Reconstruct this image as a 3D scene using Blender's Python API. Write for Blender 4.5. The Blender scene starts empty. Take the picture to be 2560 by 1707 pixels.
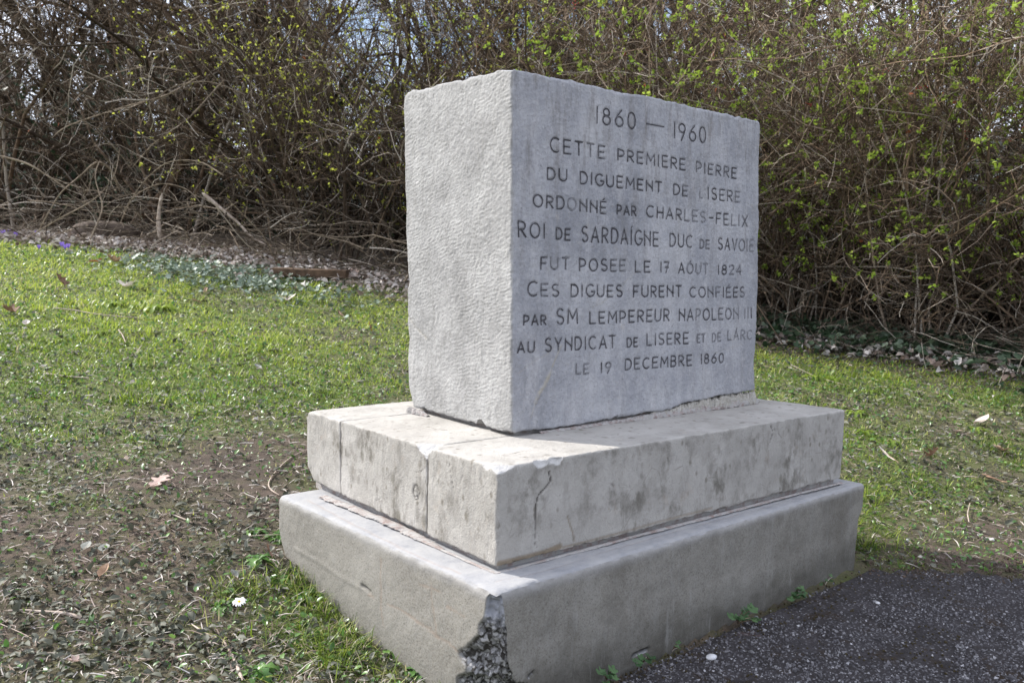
import bpy, math, numpy as np
from mathutils import Matrix, Vector

SC = bpy.context.scene
COL = SC.collection
R = np.random.default_rng(7)

# ------------------------------------------------------------------ camera
CAM = np.array([-0.76996, -0.93601, 0.63])
FW = np.array([0.64436052, 0.76121174, -0.07318612])
RT = np.array([0.76390421, -0.64514148, 0.01558274])
UP = np.array([0.03535364, 0.06594809, 0.99719656])
FPX = 2076.2
cd = bpy.data.cameras.new('camera')
cam = bpy.data.objects.new('camera', cd); COL.objects.link(cam)
cam.matrix_world = Matrix(((RT[0], UP[0], -FW[0], CAM[0]), (RT[1], UP[1], -FW[1], CAM[1]), (RT[2], UP[2], -FW[2], CAM[2]), (0, 0, 0, 1)))
cd.sensor_width = 36.0; cd.lens = FPX / 2560 * 36; cd.clip_start = .05; cd.clip_end = 9000
cd.dof.use_dof = True; cd.dof.focus_distance = 1.42; cd.dof.aperture_fstop = 13.0
SC.camera = cam

# ------------------------------------------------------------------ sky, sun, exposure
SUN_DIR = math.radians(117)      # where the sun stands, anticlockwise from +X
SUN_EL = math.radians(41)
w = bpy.data.worlds.new('World'); SC.world = w; w.use_nodes = True
nt = w.node_tree; nt.nodes.clear()
sky = nt.nodes.new('ShaderNodeTexSky'); sky.sky_type = 'NISHITA'; sky.sun_disc = False
sky.sun_elevation = SUN_EL; sky.sun_rotation = math.radians(90) - SUN_DIR; sky.air_density = 1.0; sky.dust_density = 1.2
geo = nt.nodes.new('ShaderNodeTexCoord')
mp = nt.nodes.new('ShaderNodeMapping'); mp.inputs['Scale'].default_value = (1, 1, 2.6)
nz = nt.nodes.new('ShaderNodeTexNoise'); nz.inputs['Scale'].default_value = 2.1; nz.inputs['Detail'].default_value = 7; nz.inputs['Roughness'].default_value = .58
rp = nt.nodes.new('ShaderNodeValToRGB'); rp.color_ramp.elements[0].position = .36; rp.color_ramp.elements[1].position = .60
mx = nt.nodes.new('ShaderNodeMix'); mx.data_type = 'RGBA'; mx.inputs['B'].default_value = (10.2, 10.5, 11.8, 1)
bg = nt.nodes.new('ShaderNodeBackground'); bg.inputs['Strength'].default_value = .135
ow = nt.nodes.new('ShaderNodeOutputWorld')
L = nt.links.new
L(geo.outputs['Generated'], mp.inputs[0]); L(mp.outputs[0], nz.inputs['Vector']); L(nz.outputs['Fac'], rp.inputs[0])
L(rp.outputs['Color'], mx.inputs['Factor']); L(sky.outputs[0], mx.inputs['A']); L(mx.outputs['Result'], bg.inputs['Color']); L(bg.outputs[0], ow.inputs[0])
sd = bpy.data.lights.new('sun', 'SUN'); sd.energy = 4.4; sd.angle = math.radians(.53); sd.color = (1, .955, .88)
sun = bpy.data.objects.new('sun', sd); COL.objects.link(sun)
sv = Vector((math.cos(SUN_DIR) * math.cos(SUN_EL), math.sin(SUN_DIR) * math.cos(SUN_EL), math.sin(SUN_EL)))
sun.rotation_euler = sv.to_track_quat('Z', 'Y').to_euler(); sun.location = (-3, 6, 6)
vs = SC.view_settings; vs.view_transform = 'Standard'; vs.look = 'None'; vs.exposure = 0.70; vs.gamma = 1; vs.use_curve_mapping = False

# ------------------------------------------------------------------ numeric helpers
def _h(i, j, k, s):
    h = (i * 73856093) ^ (j * 19349663) ^ (k * 83492791) ^ (s * 2654435761)
    h &= 0xffffffff; h = ((h ^ (h >> 13)) * 1274126177) & 0xffffffff; h ^= h >> 16
    return h.astype(np.float64) / 2147483648.0 - 1
def vn(p, s=0):
    p = np.asarray(p, float); i = np.floor(p).astype(np.int64); f = p - i; f = f * f * (3 - 2 * f); r = 0
    for a in (0, 1):
        for b in (0, 1):
            for c in (0, 1):
                wt = (f[:, 0] if a else 1 - f[:, 0]) * (f[:, 1] if b else 1 - f[:, 1]) * (f[:, 2] if c else 1 - f[:, 2])
                r = r + wt * _h(i[:, 0] + a, i[:, 1] + b, i[:, 2] + c, s)
    return r
def fbm(p, o=3, s=0):
    r = 0; a = 1.; t = 0; p = np.asarray(p, float)
    for q in range(o):
        r = r + a * vn(p * 2 ** q + 17.3 * q, s + q); t += a; a *= .5
    return r / t
def sst(a, b, x):
    t = np.clip((np.asarray(x, float) - a) / (b - a), 0, 1); return t * t * (3 - 2 * t)
def nrm(v): return v / (np.linalg.norm(v, axis=-1, keepdims=True) + 1e-12)

def make_mesh(name, V, F4=None, F3=None, attrs=None, smooth=True):
    me = bpy.data.meshes.new(name)
    V = np.asarray(V, np.float32)
    a = [np.asarray(F4, np.int32).reshape(-1, 4)] if F4 is not None and len(F4) else []
    b = [np.asarray(F3, np.int32).reshape(-1, 3)] if F3 is not None and len(F3) else []
    li = np.concatenate([x.ravel() for x in a + b]); n4 = len(a[0]) if a else 0; n3 = len(b[0]) if b else 0
    ls = np.concatenate([np.arange(n4) * 4, n4 * 4 + np.arange(n3) * 3]).astype(np.int32)
    me.vertices.add(len(V)); me.vertices.foreach_set('co', V.ravel())
    me.loops.add(len(li)); me.loops.foreach_set('vertex_index', li.astype(np.int32))
    me.polygons.add(n4 + n3); me.polygons.foreach_set('loop_start', ls)
    me.polygons.foreach_set('use_smooth', np.full(n4 + n3, smooth))
    for k, v in (attrs or {}).items():
        v = np.asarray(v, np.float32)
        if v.ndim == 1:
            at = me.attributes.new(k, 'FLOAT', 'POINT'); at.data.foreach_set('value', v)
        else:
            at = me.attributes.new(k, 'FLOAT_COLOR', 'POINT'); at.data.foreach_set('color', v.ravel())
    me.update(calc_edges=True); me.validate()
    return me
def add(name, me, mat=None, parent=None, loc=None, label=None, cat=None, group=None, kind=None):
    o = bpy.data.objects.new(name, me); COL.objects.link(o)
    if mat is not None:
        if not len(me.materials): me.materials.append(mat)
    if parent is not None: o.parent = parent
    if loc is not None: o.location = loc
    for k, v in (('label', label), ('category', cat), ('group', group), ('kind', kind)):
        if v: o[k] = v
    return o
def thing(name, loc, label, cat, group=None, rz=0.):
    o = bpy.data.objects.new(name, None); COL.objects.link(o); o.location = loc; o.rotation_euler = (0, 0, rz)
    o.empty_display_size = .1; o['label'] = label; o['category'] = cat
    if group: o['group'] = group
    return o
def copy_tree(o, parent=None):
    kids = list(o.children)
    c = o.copy(); COL.objects.link(c); c.parent = parent
    for ch in kids: copy_tree(ch, c)
    return c

# --------------------------------------------------------------- material helpers
class NT:
    def __init__(s, name):
        s.m = bpy.data.materials.new(name); s.m.use_nodes = True; s.t = s.m.node_tree; s.t.nodes.clear()
    def n(s, ty, props=None, **inp):
        nd = s.t.nodes.new(ty)
        for k, v in (props or {}).items(): setattr(nd, k, v)
        for k, v in inp.items():
            key = int(k[1:]) if k[0] == '_' and k[1:].isdigit() else k.replace('_', ' ')
            s.put(nd.inputs[key], v)
        return nd
    def put(s, sock, v):
        if isinstance(v, bpy.types.NodeSocket): s.t.links.new(v, sock)
        elif hasattr(sock, 'default_value'):
            if isinstance(v, (tuple, list)) and len(v) == 3 and len(sock.default_value) == 4: v = tuple(v) + (1,)
            sock.default_value = v
    def obj(s): return s.n('ShaderNodeTexCoord').outputs['Object']
    def map(s, v, sc): return s.n('ShaderNodeMapping', _0=v, Scale=sc).outputs[0]
    def noise(s, v, scale, det=4, rough=.55, out='Fac'): return s.n('ShaderNodeTexNoise', Vector=v, Scale=scale, Detail=det, Roughness=rough).outputs[out]
    def vor(s, v, scale, feat='F1', out='Distance'): return s.n('ShaderNodeTexVoronoi', {'feature': feat}, Vector=v, Scale=scale).outputs[out]
    def ramp(s, f, a, b, c0=(0, 0, 0), c1=(1, 1, 1)):
        nd = s.n('ShaderNodeValToRGB', Fac=f); e = nd.color_ramp.elements
        e[0].position = a; e[1].position = b; e[0].color = tuple(c0) + (1,); e[1].color = tuple(c1) + (1,)
        return nd.outputs['Color']
    def ramps(s, f, stops):
        nd = s.n('ShaderNodeValToRGB', Fac=f); e = nd.color_ramp.elements
        while len(e) < len(stops): e.new(.5)
        for q, (p, c) in zip(e, stops): q.position = p; q.color = tuple(c) + (1,)
        return nd.outputs['Color']
    def mix(s, f, a, b, mode='MIX'):
        nd = s.n('ShaderNodeMix', {'data_type': 'RGBA', 'blend_type': mode}); s.put(nd.inputs['Factor'], f); s.put(nd.inputs['A'], a); s.put(nd.inputs['B'], b)
        return nd.outputs['Result']
    def math(s, op, a, b=0., c=0.):
        nd = s.n('ShaderNodeMath', {'operation': op}); s.put(nd.inputs[0], a); s.put(nd.inputs[1], b); s.put(nd.inputs[2], c); return nd.outputs[0]
    def attr(s, name, out='Fac'): return s.n('ShaderNodeAttribute', {'attribute_name': name}).outputs[out]
    def sep(s, v): return s.n('ShaderNodeSeparateXYZ', _0=v).outputs
    def bump(s, h, strength=.4, dist=.002, normal=None):
        nd = s.n('ShaderNodeBump', Height=h, Strength=strength, Distance=dist)
        if normal is not None: s.put(nd.inputs['Normal'], normal)
        return nd.outputs[0]
    def done(s, col, rough=.85, normal=None, trans=0., spec=.3):
        b = s.n('ShaderNodeBsdfPrincipled'); s.put(b.inputs['Base Color'], col); s.put(b.inputs['Roughness'], rough)
        b.inputs['Specular IOR Level'].default_value = spec
        if normal is not None: s.put(b.inputs['Normal'], normal)
        out = b.outputs[0]
        if trans:
            t = s.n('ShaderNodeBsdfTranslucent'); s.put(t.inputs['Color'], col)
            mxs = s.n('ShaderNodeMixShader', Fac=trans); s.put(mxs.inputs[1], out); s.put(mxs.inputs[2], t.outputs[0]); out = mxs.outputs[0]
        s.t.links.new(out, s.n('ShaderNodeOutputMaterial').inputs[0])
        return s.m

def mat_stone():
    m = NT('blue_grey_limestone'); o = m.obj(); z = m.sep(o)[2]
    big = m.noise(o, 6, 6, .65); fine = m.noise(o, 70, 5, .7); st = m.noise(m.map(o, (46, 46, 7)), 1., 7, .75)
    c = m.ramps(big, [(.30, (0.225, 0.232, 0.255)), (.5, (0.341, 0.345, 0.367)), (.66, (0.446, 0.445, 0.458))])  # front tones raised against the flank to paint in missing sky fill
    up = m.ramp(z, .62, .98)
    c = m.mix(m.math('MULTIPLY', m.ramp(st, .48, .66), m.math('ADD', .25, m.math('MULTIPLY', up, .45))), c, (.165, .152, .14))
    c = m.mix(m.math('MULTIPLY', m.ramp(m.noise(m.map(o, (30, 30, 9)), 1., 5, .7), .52, .68), .5), c, (0.496, 0.488, 0.5))
    c = m.mix(m.math('MULTIPLY', m.ramp(m.noise(o, 240, 3, .7), .58, .70), .55), c, (.13, .125, .12))
    c = m.mix(m.math('MULTIPLY', m.ramp(fine, .5, .72), .4), c, (0.521, 0.512, 0.524))
    c = m.mix(m.math('MULTIPLY', m.ramp(m.noise(o, 17, 6, .75), .60, .70), .30), c, (0.446, 0.384, 0.297))
    g = m.n('ShaderNodeSeparateColor', _0=m.attr('paint', 'Color')).outputs
    tool = m.mix(m.ramp(m.noise(o, 10, 7, .7), .36, .66), (.27, .268, .263), (.40, .397, .39))
    tool = m.mix(m.math('MULTIPLY', m.ramp(m.noise(m.map(o, (60, 60, 20)), 1., 6, .75), .50, .68), .5), tool, (.18, .178, .168))
    tool = m.mix(m.math('MULTIPLY', m.ramp(m.noise(o, 260, 3, .7), .60, .70), .5), tool, (.15, .145, .135))
    c = m.mix(g[1], c, tool)
    c = m.mix(m.math('MULTIPLY', g[0], m.ramp(m.noise(o, 90, 4, .7), .35, .6)), c, (.36, .335, .285))
    c = m.mix(m.math('MULTIPLY', g[2], .7), c, (.43, .445, .48))
    h = m.math('ADD', m.noise(o, 180, 6, .75), m.math('MULTIPLY', m.vor(o, 120), .5))
    return m.done(c, .85, m.bump(h, .7, .0028))
def mat_letter():
    m = NT('black_letter_paint'); o = m.obj()
    f = m.attr('fade')
    a = m.math('SUBTRACT', m.math('ADD', m.math('ADD', m.math('MULTIPLY', m.noise(o, 210, 3, .8), .6), m.math('MULTIPLY', m.noise(o, 40, 3, .6), .4)), m.math('MULTIPLY', f, .24)), .06)
    c = m.mix(m.ramp(a, .44, .60), (.060, .056, .062), (.26, .26, .275))
    return m.done(c, .8, m.bump(m.noise(o, 300, 4), .5, .001))
def mat_slab():
    m = NT('cream_limestone'); o = m.obj()
    c = m.ramps(m.noise(o, 9, 6, .6), [(.3, (0.31, 0.295, 0.271)), (.55, (0.396, 0.378, 0.35)), (.75, (0.454, 0.435, 0.41))])
    d = m.ramp(m.noise(m.map(o, (30, 30, 21)), 1., 5, .65), .46, .62)
    d2 = m.ramp(m.noise(m.map(o, (11, 11, 7)), 1., 6, .72), .40, .62)
    g = m.n('ShaderNodeSeparateColor', _0=m.attr('paint', 'Color')).outputs
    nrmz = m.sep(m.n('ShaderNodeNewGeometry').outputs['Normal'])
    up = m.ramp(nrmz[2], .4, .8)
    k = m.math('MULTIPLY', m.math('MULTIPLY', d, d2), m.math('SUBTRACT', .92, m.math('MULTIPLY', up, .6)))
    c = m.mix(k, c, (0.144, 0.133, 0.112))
    bl = m.ramp(m.vor(m.map(o, (26, 26, 15)), 1., 'F1', 'Distance'), .12, .22, (1, 1, 1), (0, 0, 0))
    c = m.mix(m.math('MULTIPLY', m.math('MULTIPLY', bl, d2), .75), c, (0.158, 0.148, 0.122))
    c = m.mix(m.math('MULTIPLY', m.ramp(m.noise(o, 230, 3, .7), .62, .72), .4), c, (0.18, 0.166, 0.144))
    c = m.mix(m.math('MULTIPLY', m.ramp(m.noise(o, 22, 5, .7), .6, .75), .3), c, (0.382, 0.288, 0.203))
    c = m.mix(g[0], c, (0.202, 0.155, 0.101)); c = m.mix(g[2], c, (0.49, 0.482, 0.469)); c = m.mix(m.math('MULTIPLY', g[1], .9), c, (0.0432, 0.036, 0.0324))
    sp = m.ramp(m.vor(m.map(o, (44, 44, 30)), 1., 'F1', 'Distance'), .10, .22, (1, 1, 1), (0, 0, 0))
    c = m.mix(m.math('MULTIPLY', sp, m.math('MULTIPLY', m.ramp(m.noise(o, 19, 3), .42, .55), .8)), c, (.17, .155, .125))
    ck = m.ramp(m.vor(m.map(o, (23, 23, 12)), 1., 'DISTANCE_TO_EDGE', 'Distance'), .0, .012, (1, 1, 1), (0, 0, 0))
    c = m.mix(m.math('MULTIPLY', ck, m.math('MULTIPLY', m.ramp(m.noise(o, 13, 4), .54, .62), .55)), c, (.16, .145, .12))
    h = m.math('ADD', m.noise(m.map(o, (1, 1, .45)), 75, 7, .72), m.math('MULTIPLY', m.noise(o, 300, 3), .3))
    return m.done(c, .8, m.bump(h, .8, .004))
def mat_base():
    m = NT('cement_render'); o = m.obj()
    c = m.ramps(m.noise(o, 6, 6, .62), [(.3, (0.205, 0.190, 0.163)), (.55, (0.262, 0.246, 0.214)), (.75, (0.31, 0.294, 0.262))])
    gr = m.noise(o, 300, 4, .85)
    c = m.mix(m.math('MULTIPLY', m.ramp(gr, .48, .62), .65), c, (0.293, 0.288, 0.272)); c = m.mix(m.math('MULTIPLY', m.ramp(gr, .36, .46, (1, 1, 1), (0, 0, 0)), .75), c, (0.0903, 0.0853, 0.0746))
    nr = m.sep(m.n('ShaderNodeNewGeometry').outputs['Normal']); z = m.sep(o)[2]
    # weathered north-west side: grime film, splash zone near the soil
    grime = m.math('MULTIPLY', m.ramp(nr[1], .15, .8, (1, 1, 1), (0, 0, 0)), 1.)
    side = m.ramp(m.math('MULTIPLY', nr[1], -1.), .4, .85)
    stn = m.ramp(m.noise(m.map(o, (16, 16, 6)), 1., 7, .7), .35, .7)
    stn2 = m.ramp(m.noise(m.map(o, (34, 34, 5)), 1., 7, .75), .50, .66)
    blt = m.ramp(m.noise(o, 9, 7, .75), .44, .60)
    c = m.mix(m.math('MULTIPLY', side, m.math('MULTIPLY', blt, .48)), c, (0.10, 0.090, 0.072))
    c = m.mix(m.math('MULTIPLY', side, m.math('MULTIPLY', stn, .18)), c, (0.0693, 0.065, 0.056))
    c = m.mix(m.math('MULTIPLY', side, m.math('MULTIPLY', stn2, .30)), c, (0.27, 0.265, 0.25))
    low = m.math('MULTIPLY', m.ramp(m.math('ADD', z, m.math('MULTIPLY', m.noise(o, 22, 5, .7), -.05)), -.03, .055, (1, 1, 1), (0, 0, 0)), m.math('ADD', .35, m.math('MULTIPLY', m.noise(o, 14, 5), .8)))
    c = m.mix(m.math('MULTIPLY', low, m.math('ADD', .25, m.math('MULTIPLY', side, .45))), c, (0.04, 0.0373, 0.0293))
    pit = m.ramp(m.vor(o, 60, 'F1', 'Distance'), .05, .12, (1, 1, 1), (0, 0, 0)); c = m.mix(m.math('MULTIPLY', pit, m.math('MULTIPLY', m.ramp(m.noise(o, 13, 4), .5, .6), .7)), c, (.07, .062, .05))
    eff = m.ramp(m.noise(m.map(o, (26, 26, 3.5)), 1., 8, .8), .56, .64); c = m.mix(m.math('MULTIPLY', eff, m.math('MULTIPLY', side, .45)), c, (.30, .295, .28))
    band = m.math('MULTIPLY', m.ramp(m.math('ADD', z, m.math('MULTIPLY', m.noise(o, 30, 4), .012)), .178, .190), .6); c = m.mix(band, c, (.30, .295, .29))
    up = m.ramp(nr[2], .45, .85)
    topc = m.ramps(m.noise(m.map(o, (20, 26, 20)), 1., 8, .75), [(.3, (0.224, 0.23, 0.245)), (.5, (0.298, 0.298, 0.304)), (.7, (0.352, 0.347, 0.341))])
    c = m.mix(up, c, topc)
    g = m.n('ShaderNodeSeparateColor', _0=m.attr('paint', 'Color')).outputs
    c = m.mix(m.math('MULTIPLY', g[0], m.math('MULTIPLY', m.noise(o, 60, 4), .75)), c, (0.267, 0.176, 0.117))
    v_ = m.n('ShaderNodeTexVoronoi', Vector=m.mix(.012, o, m.n('ShaderNodeTexNoise', Vector=o, Scale=160.).outputs['Color']), Scale=135.)
    agg = m.mix(m.ramp(v_.outputs['Distance'], .34, .70), m.mix(m.ramp(v_.outputs['Color'], .1, .9), (.17, .17, .175), (.46, .45, .45)), (.040, .036, .032))
    agg = m.mix(m.ramp(m.math('ADD', z, m.math('MULTIPLY', m.noise(o, 60, 3), .04)), .155, .185), agg, (.33, .34, .37))
    c = m.mix(g[1], c, agg)
    c = m.mix(m.math('MULTIPLY', g[2], .8), c, (0.0267, 0.024, 0.0213))
    h = m.math('ADD', m.math('MULTIPLY', gr, .5), m.noise(o, 110, 4, .7))
    return m.done(c, .9, m.bump(h, .55, .0022))
def mat_mortar():
    m = NT('pink_lime_mortar'); o = m.obj()
    c = m.mix(m.ramp(m.noise(o, 45, 6, .75), .38, .55), (.29, .225, .205), (.40, .385, .37))
    return m.done(c, .95, m.bump(m.noise(o, 400, 4, .8), .8, .003))
def mat_soil():
    m = NT('soil'); o = m.obj()
    c = m.ramps(m.noise(o, 3.5, 8, .68), [(.3, (.075, .055, .044)), (.5, (.135, .098, .08)), (.72, (.22, .15, .12))])
    c = m.mix(m.ramp(m.noise(o, 40, 6, .75), .35, .65), (.075, .062, .048), c)
    c = m.mix(m.math('MULTIPLY', m.ramp(m.noise(o, 9, 5, .7), .5, .66), .6), c, (.10, .105, .04))
    tn = m.noise(o, 70, 6, .8); t = m.math('MULTIPLY', m.attr('turf'), m.ramp(m.math('ADD', m.math('MULTIPLY', tn, .6), m.math('MULTIPLY', m.noise(o, 9, 4), .4)), .34, .52))
    c = m.mix(t, c, m.ramps(m.noise(o, 110, 4, .8), [(.3, (.05, .075, .018)), (.5, (.13, .18, .04)), (.7, (.24, .28, .09))]))
    h = m.math('ADD', m.noise(o, 55, 8, .8), m.noise(o, 12, 4))
    return m.done(c, .95, m.bump(h, 1., .012))
def mat_asphalt():
    m = NT('worn_asphalt'); o = m.obj()
    c = m.mix(m.ramp(m.noise(o, 14, 6, .7), .35, .7), (0.0234, 0.0198, 0.0198), (0.0557, 0.0503, 0.0539))
    v = m.n('ShaderNodeTexVoronoi', Vector=o, Scale=150.)
    c = m.mix(m.math('MULTIPLY', m.ramp(v.outputs['Distance'], .15, .42, (1, 1, 1), (0, 0, 0)), m.ramp(v.outputs['Color'], .35, .8)), c, (0.216, 0.211, 0.224))
    c = m.mix(m.ramp(m.noise(o, 8, 6, .75), .55, .65), c, (0.0315, 0.0198, 0.0108))
    c = m.mix(m.math('MULTIPLY', m.ramp(m.noise(o, 5.5, 4, .6), .66, .74), .7), c, (0.18, 0.104, 0.0899))
    h = m.math('ADD', m.noise(o, 130, 5, .8), m.math('MULTIPLY', v.outputs['Distance'], -1.))
    return m.done(c, .9, m.bump(h, .9, .005))
def mat_pebble():
    m = NT('aggregate'); r = m.attr('rnd')
    c = m.ramps(r, [(0, (.055, .052, .056)), (.35, (.125, .12, .128)), (.7, (.24, .235, .243)), (1, (.48, .47, .49))])
    return m.done(c, .8)
def mat_leafy(name, stops, trans=.35, rough=.6, spec=.3, nscale=60, var=.25):
    m = NT(name); o = m.obj(); c = m.ramps(m.attr('rnd'), stops)
    c = m.mix(m.math('MULTIPLY', m.noise(o, nscale, 3), var), c, (.02, .02, .01))
    return m.done(c, rough, None, trans, spec)
def mat_bark(name, a, b, lichen=0.2):
    m = NT(name); o = m.obj()
    c = m.mix(m.ramp(m.noise(o, 25, 5, .7), .35, .65), a, b)
    if lichen: c = m.mix(m.math('MULTIPLY', m.ramp(m.noise(o, 9, 4, .6), .55, .7), lichen), c, (.24, .24, .11))
    c = m.mix(m.ramps(m.attr('rnd'), [(.0, (1, 1, 1)), (.6, (.75, .75, .75)), (.86, (0, 0, 0))]), c, m.mix(.85, c, (.02, .015, .012)))  # most twigs painted near black, as if in shade
    c = m.mix(m.ramp(m.attr('rnd'), .84, .95), c, m.mix(.6, c, (.66, .61, .54)))  # a pale share painted as if sunlit
    return m.done(c, .9, m.bump(m.noise(o, 120, 4), .4, .004), 0, .2)
def mat_plain(name, a, b, scale=40, rough=.8, trans=0., bump=.3):
    m = NT(name); o = m.obj(); return m.done(m.mix(m.ramp(m.noise(o, scale, 5, .65), .35, .65), a, b), rough, m.bump(m.noise(o, scale * 3, 4), bump, .002), trans)
def mat_attr(name, trans=0., rough=.7):
    m = NT(name); return m.done(m.attr('tint', 'Color'), rough, None, trans)

M = dict(stone=mat_stone(), letter=mat_letter(), slab=mat_slab(), base=mat_base(), mortar=mat_mortar(), soil=mat_soil(), asphalt=mat_asphalt(), pebble=mat_pebble())

# ------------------------------------------------------------------ terrain
FH = nrm(np.array([FW[0], FW[1]])); RH = np.array([FH[1], -FH[0]])
def pt(px, py, D):
    v = FW + RT * (px - 1280) / FPX - UP * (py - 853.5) / FPX
    return CAM + v * D
def LD(Lx, D):
    return CAM[:2] + FH * D + RH * Lx
ctrl = [pt(0, 593, 6.5), pt(240, 603, 6.3), pt(480, 628, 6.0), pt(700, 660, 5.6), pt(950, 697, 5.3), pt(1905, 860, 4.5), pt(2250, 905, 4.1), pt(2560, 950, 3.7),
        pt(0, 1707, 1.2), pt(600, 1707, 1.22), pt(0, 1100, 2.25), pt(600, 1100, 2.3), pt(2350, 1250, 2.34), pt(2100, 1150, 2.5)]
ctrl += [np.array(c) for c in ((1.0, -.04, 0), (1.03, .66, .04), (-.058, .6, .075), (-.06, .33, .014), (-.06, .1, .0), (.5, -.06, 0), (.5, -.5, 0), (1.4, -.3, 0), (1.5, -1.2, 0),
         (-.3, -.8, 0), (-.9, -.9, 0), (-1.2, -.3, .03), (.3, .4, .02), (-2.2, .6, .25), (2.5, -.9, .02), (0, -2.5, 0), (-2.5, -1.5, .1))]
for (l, D, z) in ((-6, 9, 1.15), (0, 8.5, 1.0), (5, 7.5, .62), (-7, 13, 1.5), (0, 13, 1.45), (8, 12, 1.1), (5, 4, .25), (-7, 6, 1.0)):
    q = LD(l, D); ctrl.append(np.array([q[0], q[1], z]))
ctrl = np.array(ctrl)
def _U(r2): return np.where(r2 > 1e-12, .5 * r2 * np.log(r2 + 1e-20), 0)
_n = len(ctrl); _K = _U(((ctrl[:, None, :2] - ctrl[None, :, :2]) ** 2).sum(-1)) + np.eye(_n) * .02
_A = np.zeros((_n + 3, _n + 3)); _A[:_n, :_n] = _K; _A[:_n, _n] = 1; _A[:_n, _n + 1:] = ctrl[:, :2]; _A[_n:, :_n] = _A[:_n, _n:].T
_W = np.linalg.solve(_A, np.concatenate([ctrl[:, 2], [0, 0, 0]]))
def height(xy, rough=True):
    xy = np.atleast_2d(np.asarray(xy, float)); c0 = CAM[:2] + FH * 4
    d = xy - c0; r = np.linalg.norm(d, axis=1); k = np.minimum(1, 9.5 / np.maximum(r, 1e-6)); q = c0 + d * k[:, None]
    z = _U(((q[:, None, :] - ctrl[None, :, :2]) ** 2).sum(-1)) @ _W[:_n] + _W[_n] + q @ _W[_n + 1:]
    z = np.clip(z, -.3, 1.9)
    if rough:
        am = .5 + .5 * sst(-.02, .12, z)
        P3 = np.c_[xy, np.zeros(len(xy))]
        z = z + am * .010 * fbm(P3 * 5, 3, 5) + am * .003 * fbm(P3 * 30, 2, 9)
        z = z + sst(15, 60, r) * 2.0 * fbm(P3 * .02, 3, 11)
    return z
def h1(x, y, rough=False): return float(height([[x, y]], rough)[0])
def at(px, py):
    v = FW + RT * (px - 1280) / FPX - UP * (py - 853.5) / FPX
    t = np.linspace(.8, 12, 1400); P = CAM + v * t[:, None]; b = np.nonzero(P[:, 2] < height(P[:, :2], False))[0]
    if not len(b): return P[-1]
    q = P[b[0]]; return np.array([q[0], q[1], h1(q[0], q[1], True)])
def depth(xy): return (np.asarray(xy) - CAM[:2]) @ FH
def lateral(xy): return (np.asarray(xy) - CAM[:2]) @ RH
def hedge_D(lat):   # distance of the thicket's foot for a sideways offset
    return np.interp(lat, [-7, -4.2, -2.5, -1.6, -.8, 0, 1.35, 1.9, 2.3, 5], [8.6, 6.6, 6.15, 5.7, 5.35, 5.1, 4.55, 4.15, 3.75, 2.6])
def on_asphalt(xy, pad=0.):
    x, y = xy[:, 0], xy[:, 1]; wob = .055 * fbm(np.c_[xy * 6, xy[:, :1] * 0], 3, 21) * (x > 1.0) + .04 * fbm(np.c_[xy * 22, xy[:, :1] * 0], 3, 22) * (x > .98)
    e = np.interp(x, [-.6, -.16, -.05, 1.0, 1.25, 1.6, 2.2, 4], [-1.4, -.5, -.068, -.065, -.30, -.54, -.84, -1.35])
    return y < e + pad + wob

def build_ground():
    rr = np.concatenate([[.02], .25 * 1.0225 ** np.arange(0, 190), np.geomspace(18, 4000, 40)])
    na = 420; aa = np.linspace(0, 2 * np.pi, na, endpoint=False)
    # finer rings of angles in front of the camera
    fa = math.atan2(FH[1], FH[0]); tt = np.linspace(-np.pi, np.pi, na, endpoint=False)
    aa = fa + tt - .62 * np.sin(tt)
    X = CAM[0] + rr[:, None] * np.cos(aa)[None]; Y = CAM[1] + rr[:, None] * np.sin(aa)[None]
    xy = np.c_[X.ravel(), Y.ravel()]; z = height(xy)
    asp = on_asphalt(xy, .01) & (xy[:, 0] < 6); z = z - .012 * asp
    i = np.arange(len(rr) - 1)[:, None] * na; j = np.arange(na)[None]; jn = (j + 1) % na
    F = np.stack([i + j, i + na + j, i + na + jn, i + jn], -1).reshape(-1, 4)
    near = np.linalg.norm(xy - CAM[:2], axis=1) < 12; tf = np.full(len(xy), .5); tf[near] = lush(xy[near]) * (1 - bare(xy[near])) * sst(.1, .8, hedge_D(lateral(xy[near])) - depth(xy[near]))
    add('ground', make_mesh('ground', np.c_[xy, z], F, attrs={'turf': tf}), M['soil'], kind='structure')
    # asphalt sheet
    xs = np.concatenate([np.arange(-.8, 2.6, .02), np.arange(2.6, 8, .3)]); ys = np.concatenate([np.arange(-6, -1.6, .3), np.arange(-1.6, .02, .02)])
    G = np.stack(np.meshgrid(xs, ys, indexing='ij'), -1).reshape(-1, 2); zz = np.maximum(height(G, False), -.02) + .004 + .002 * fbm(np.c_[G * 25, G[:, :1] * 0], 3, 3)
    zz = np.minimum(zz, .02)
    ok = on_asphalt(G).reshape(len(xs), len(ys)); I = np.arange(len(G)).reshape(len(xs), len(ys))
    c = ok[:-1, :-1] & ok[1:, :-1] & ok[1:, 1:] & ok[:-1, 1:]
    F = np.stack([I[:-1, :-1][c], I[1:, :-1][c], I[1:, 1:][c], I[:-1, 1:][c]], -1)
    u, inv = np.unique(F, return_inverse=True)
    add('asphalt_path', make_mesh('asphalt_path', np.c_[G, zz][u], inv.reshape(-1, 4)), M['asphalt'], kind='structure')
def asph_z(xy): return np.minimum(np.maximum(height(xy, False), -.02) + .004, .02)

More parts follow.
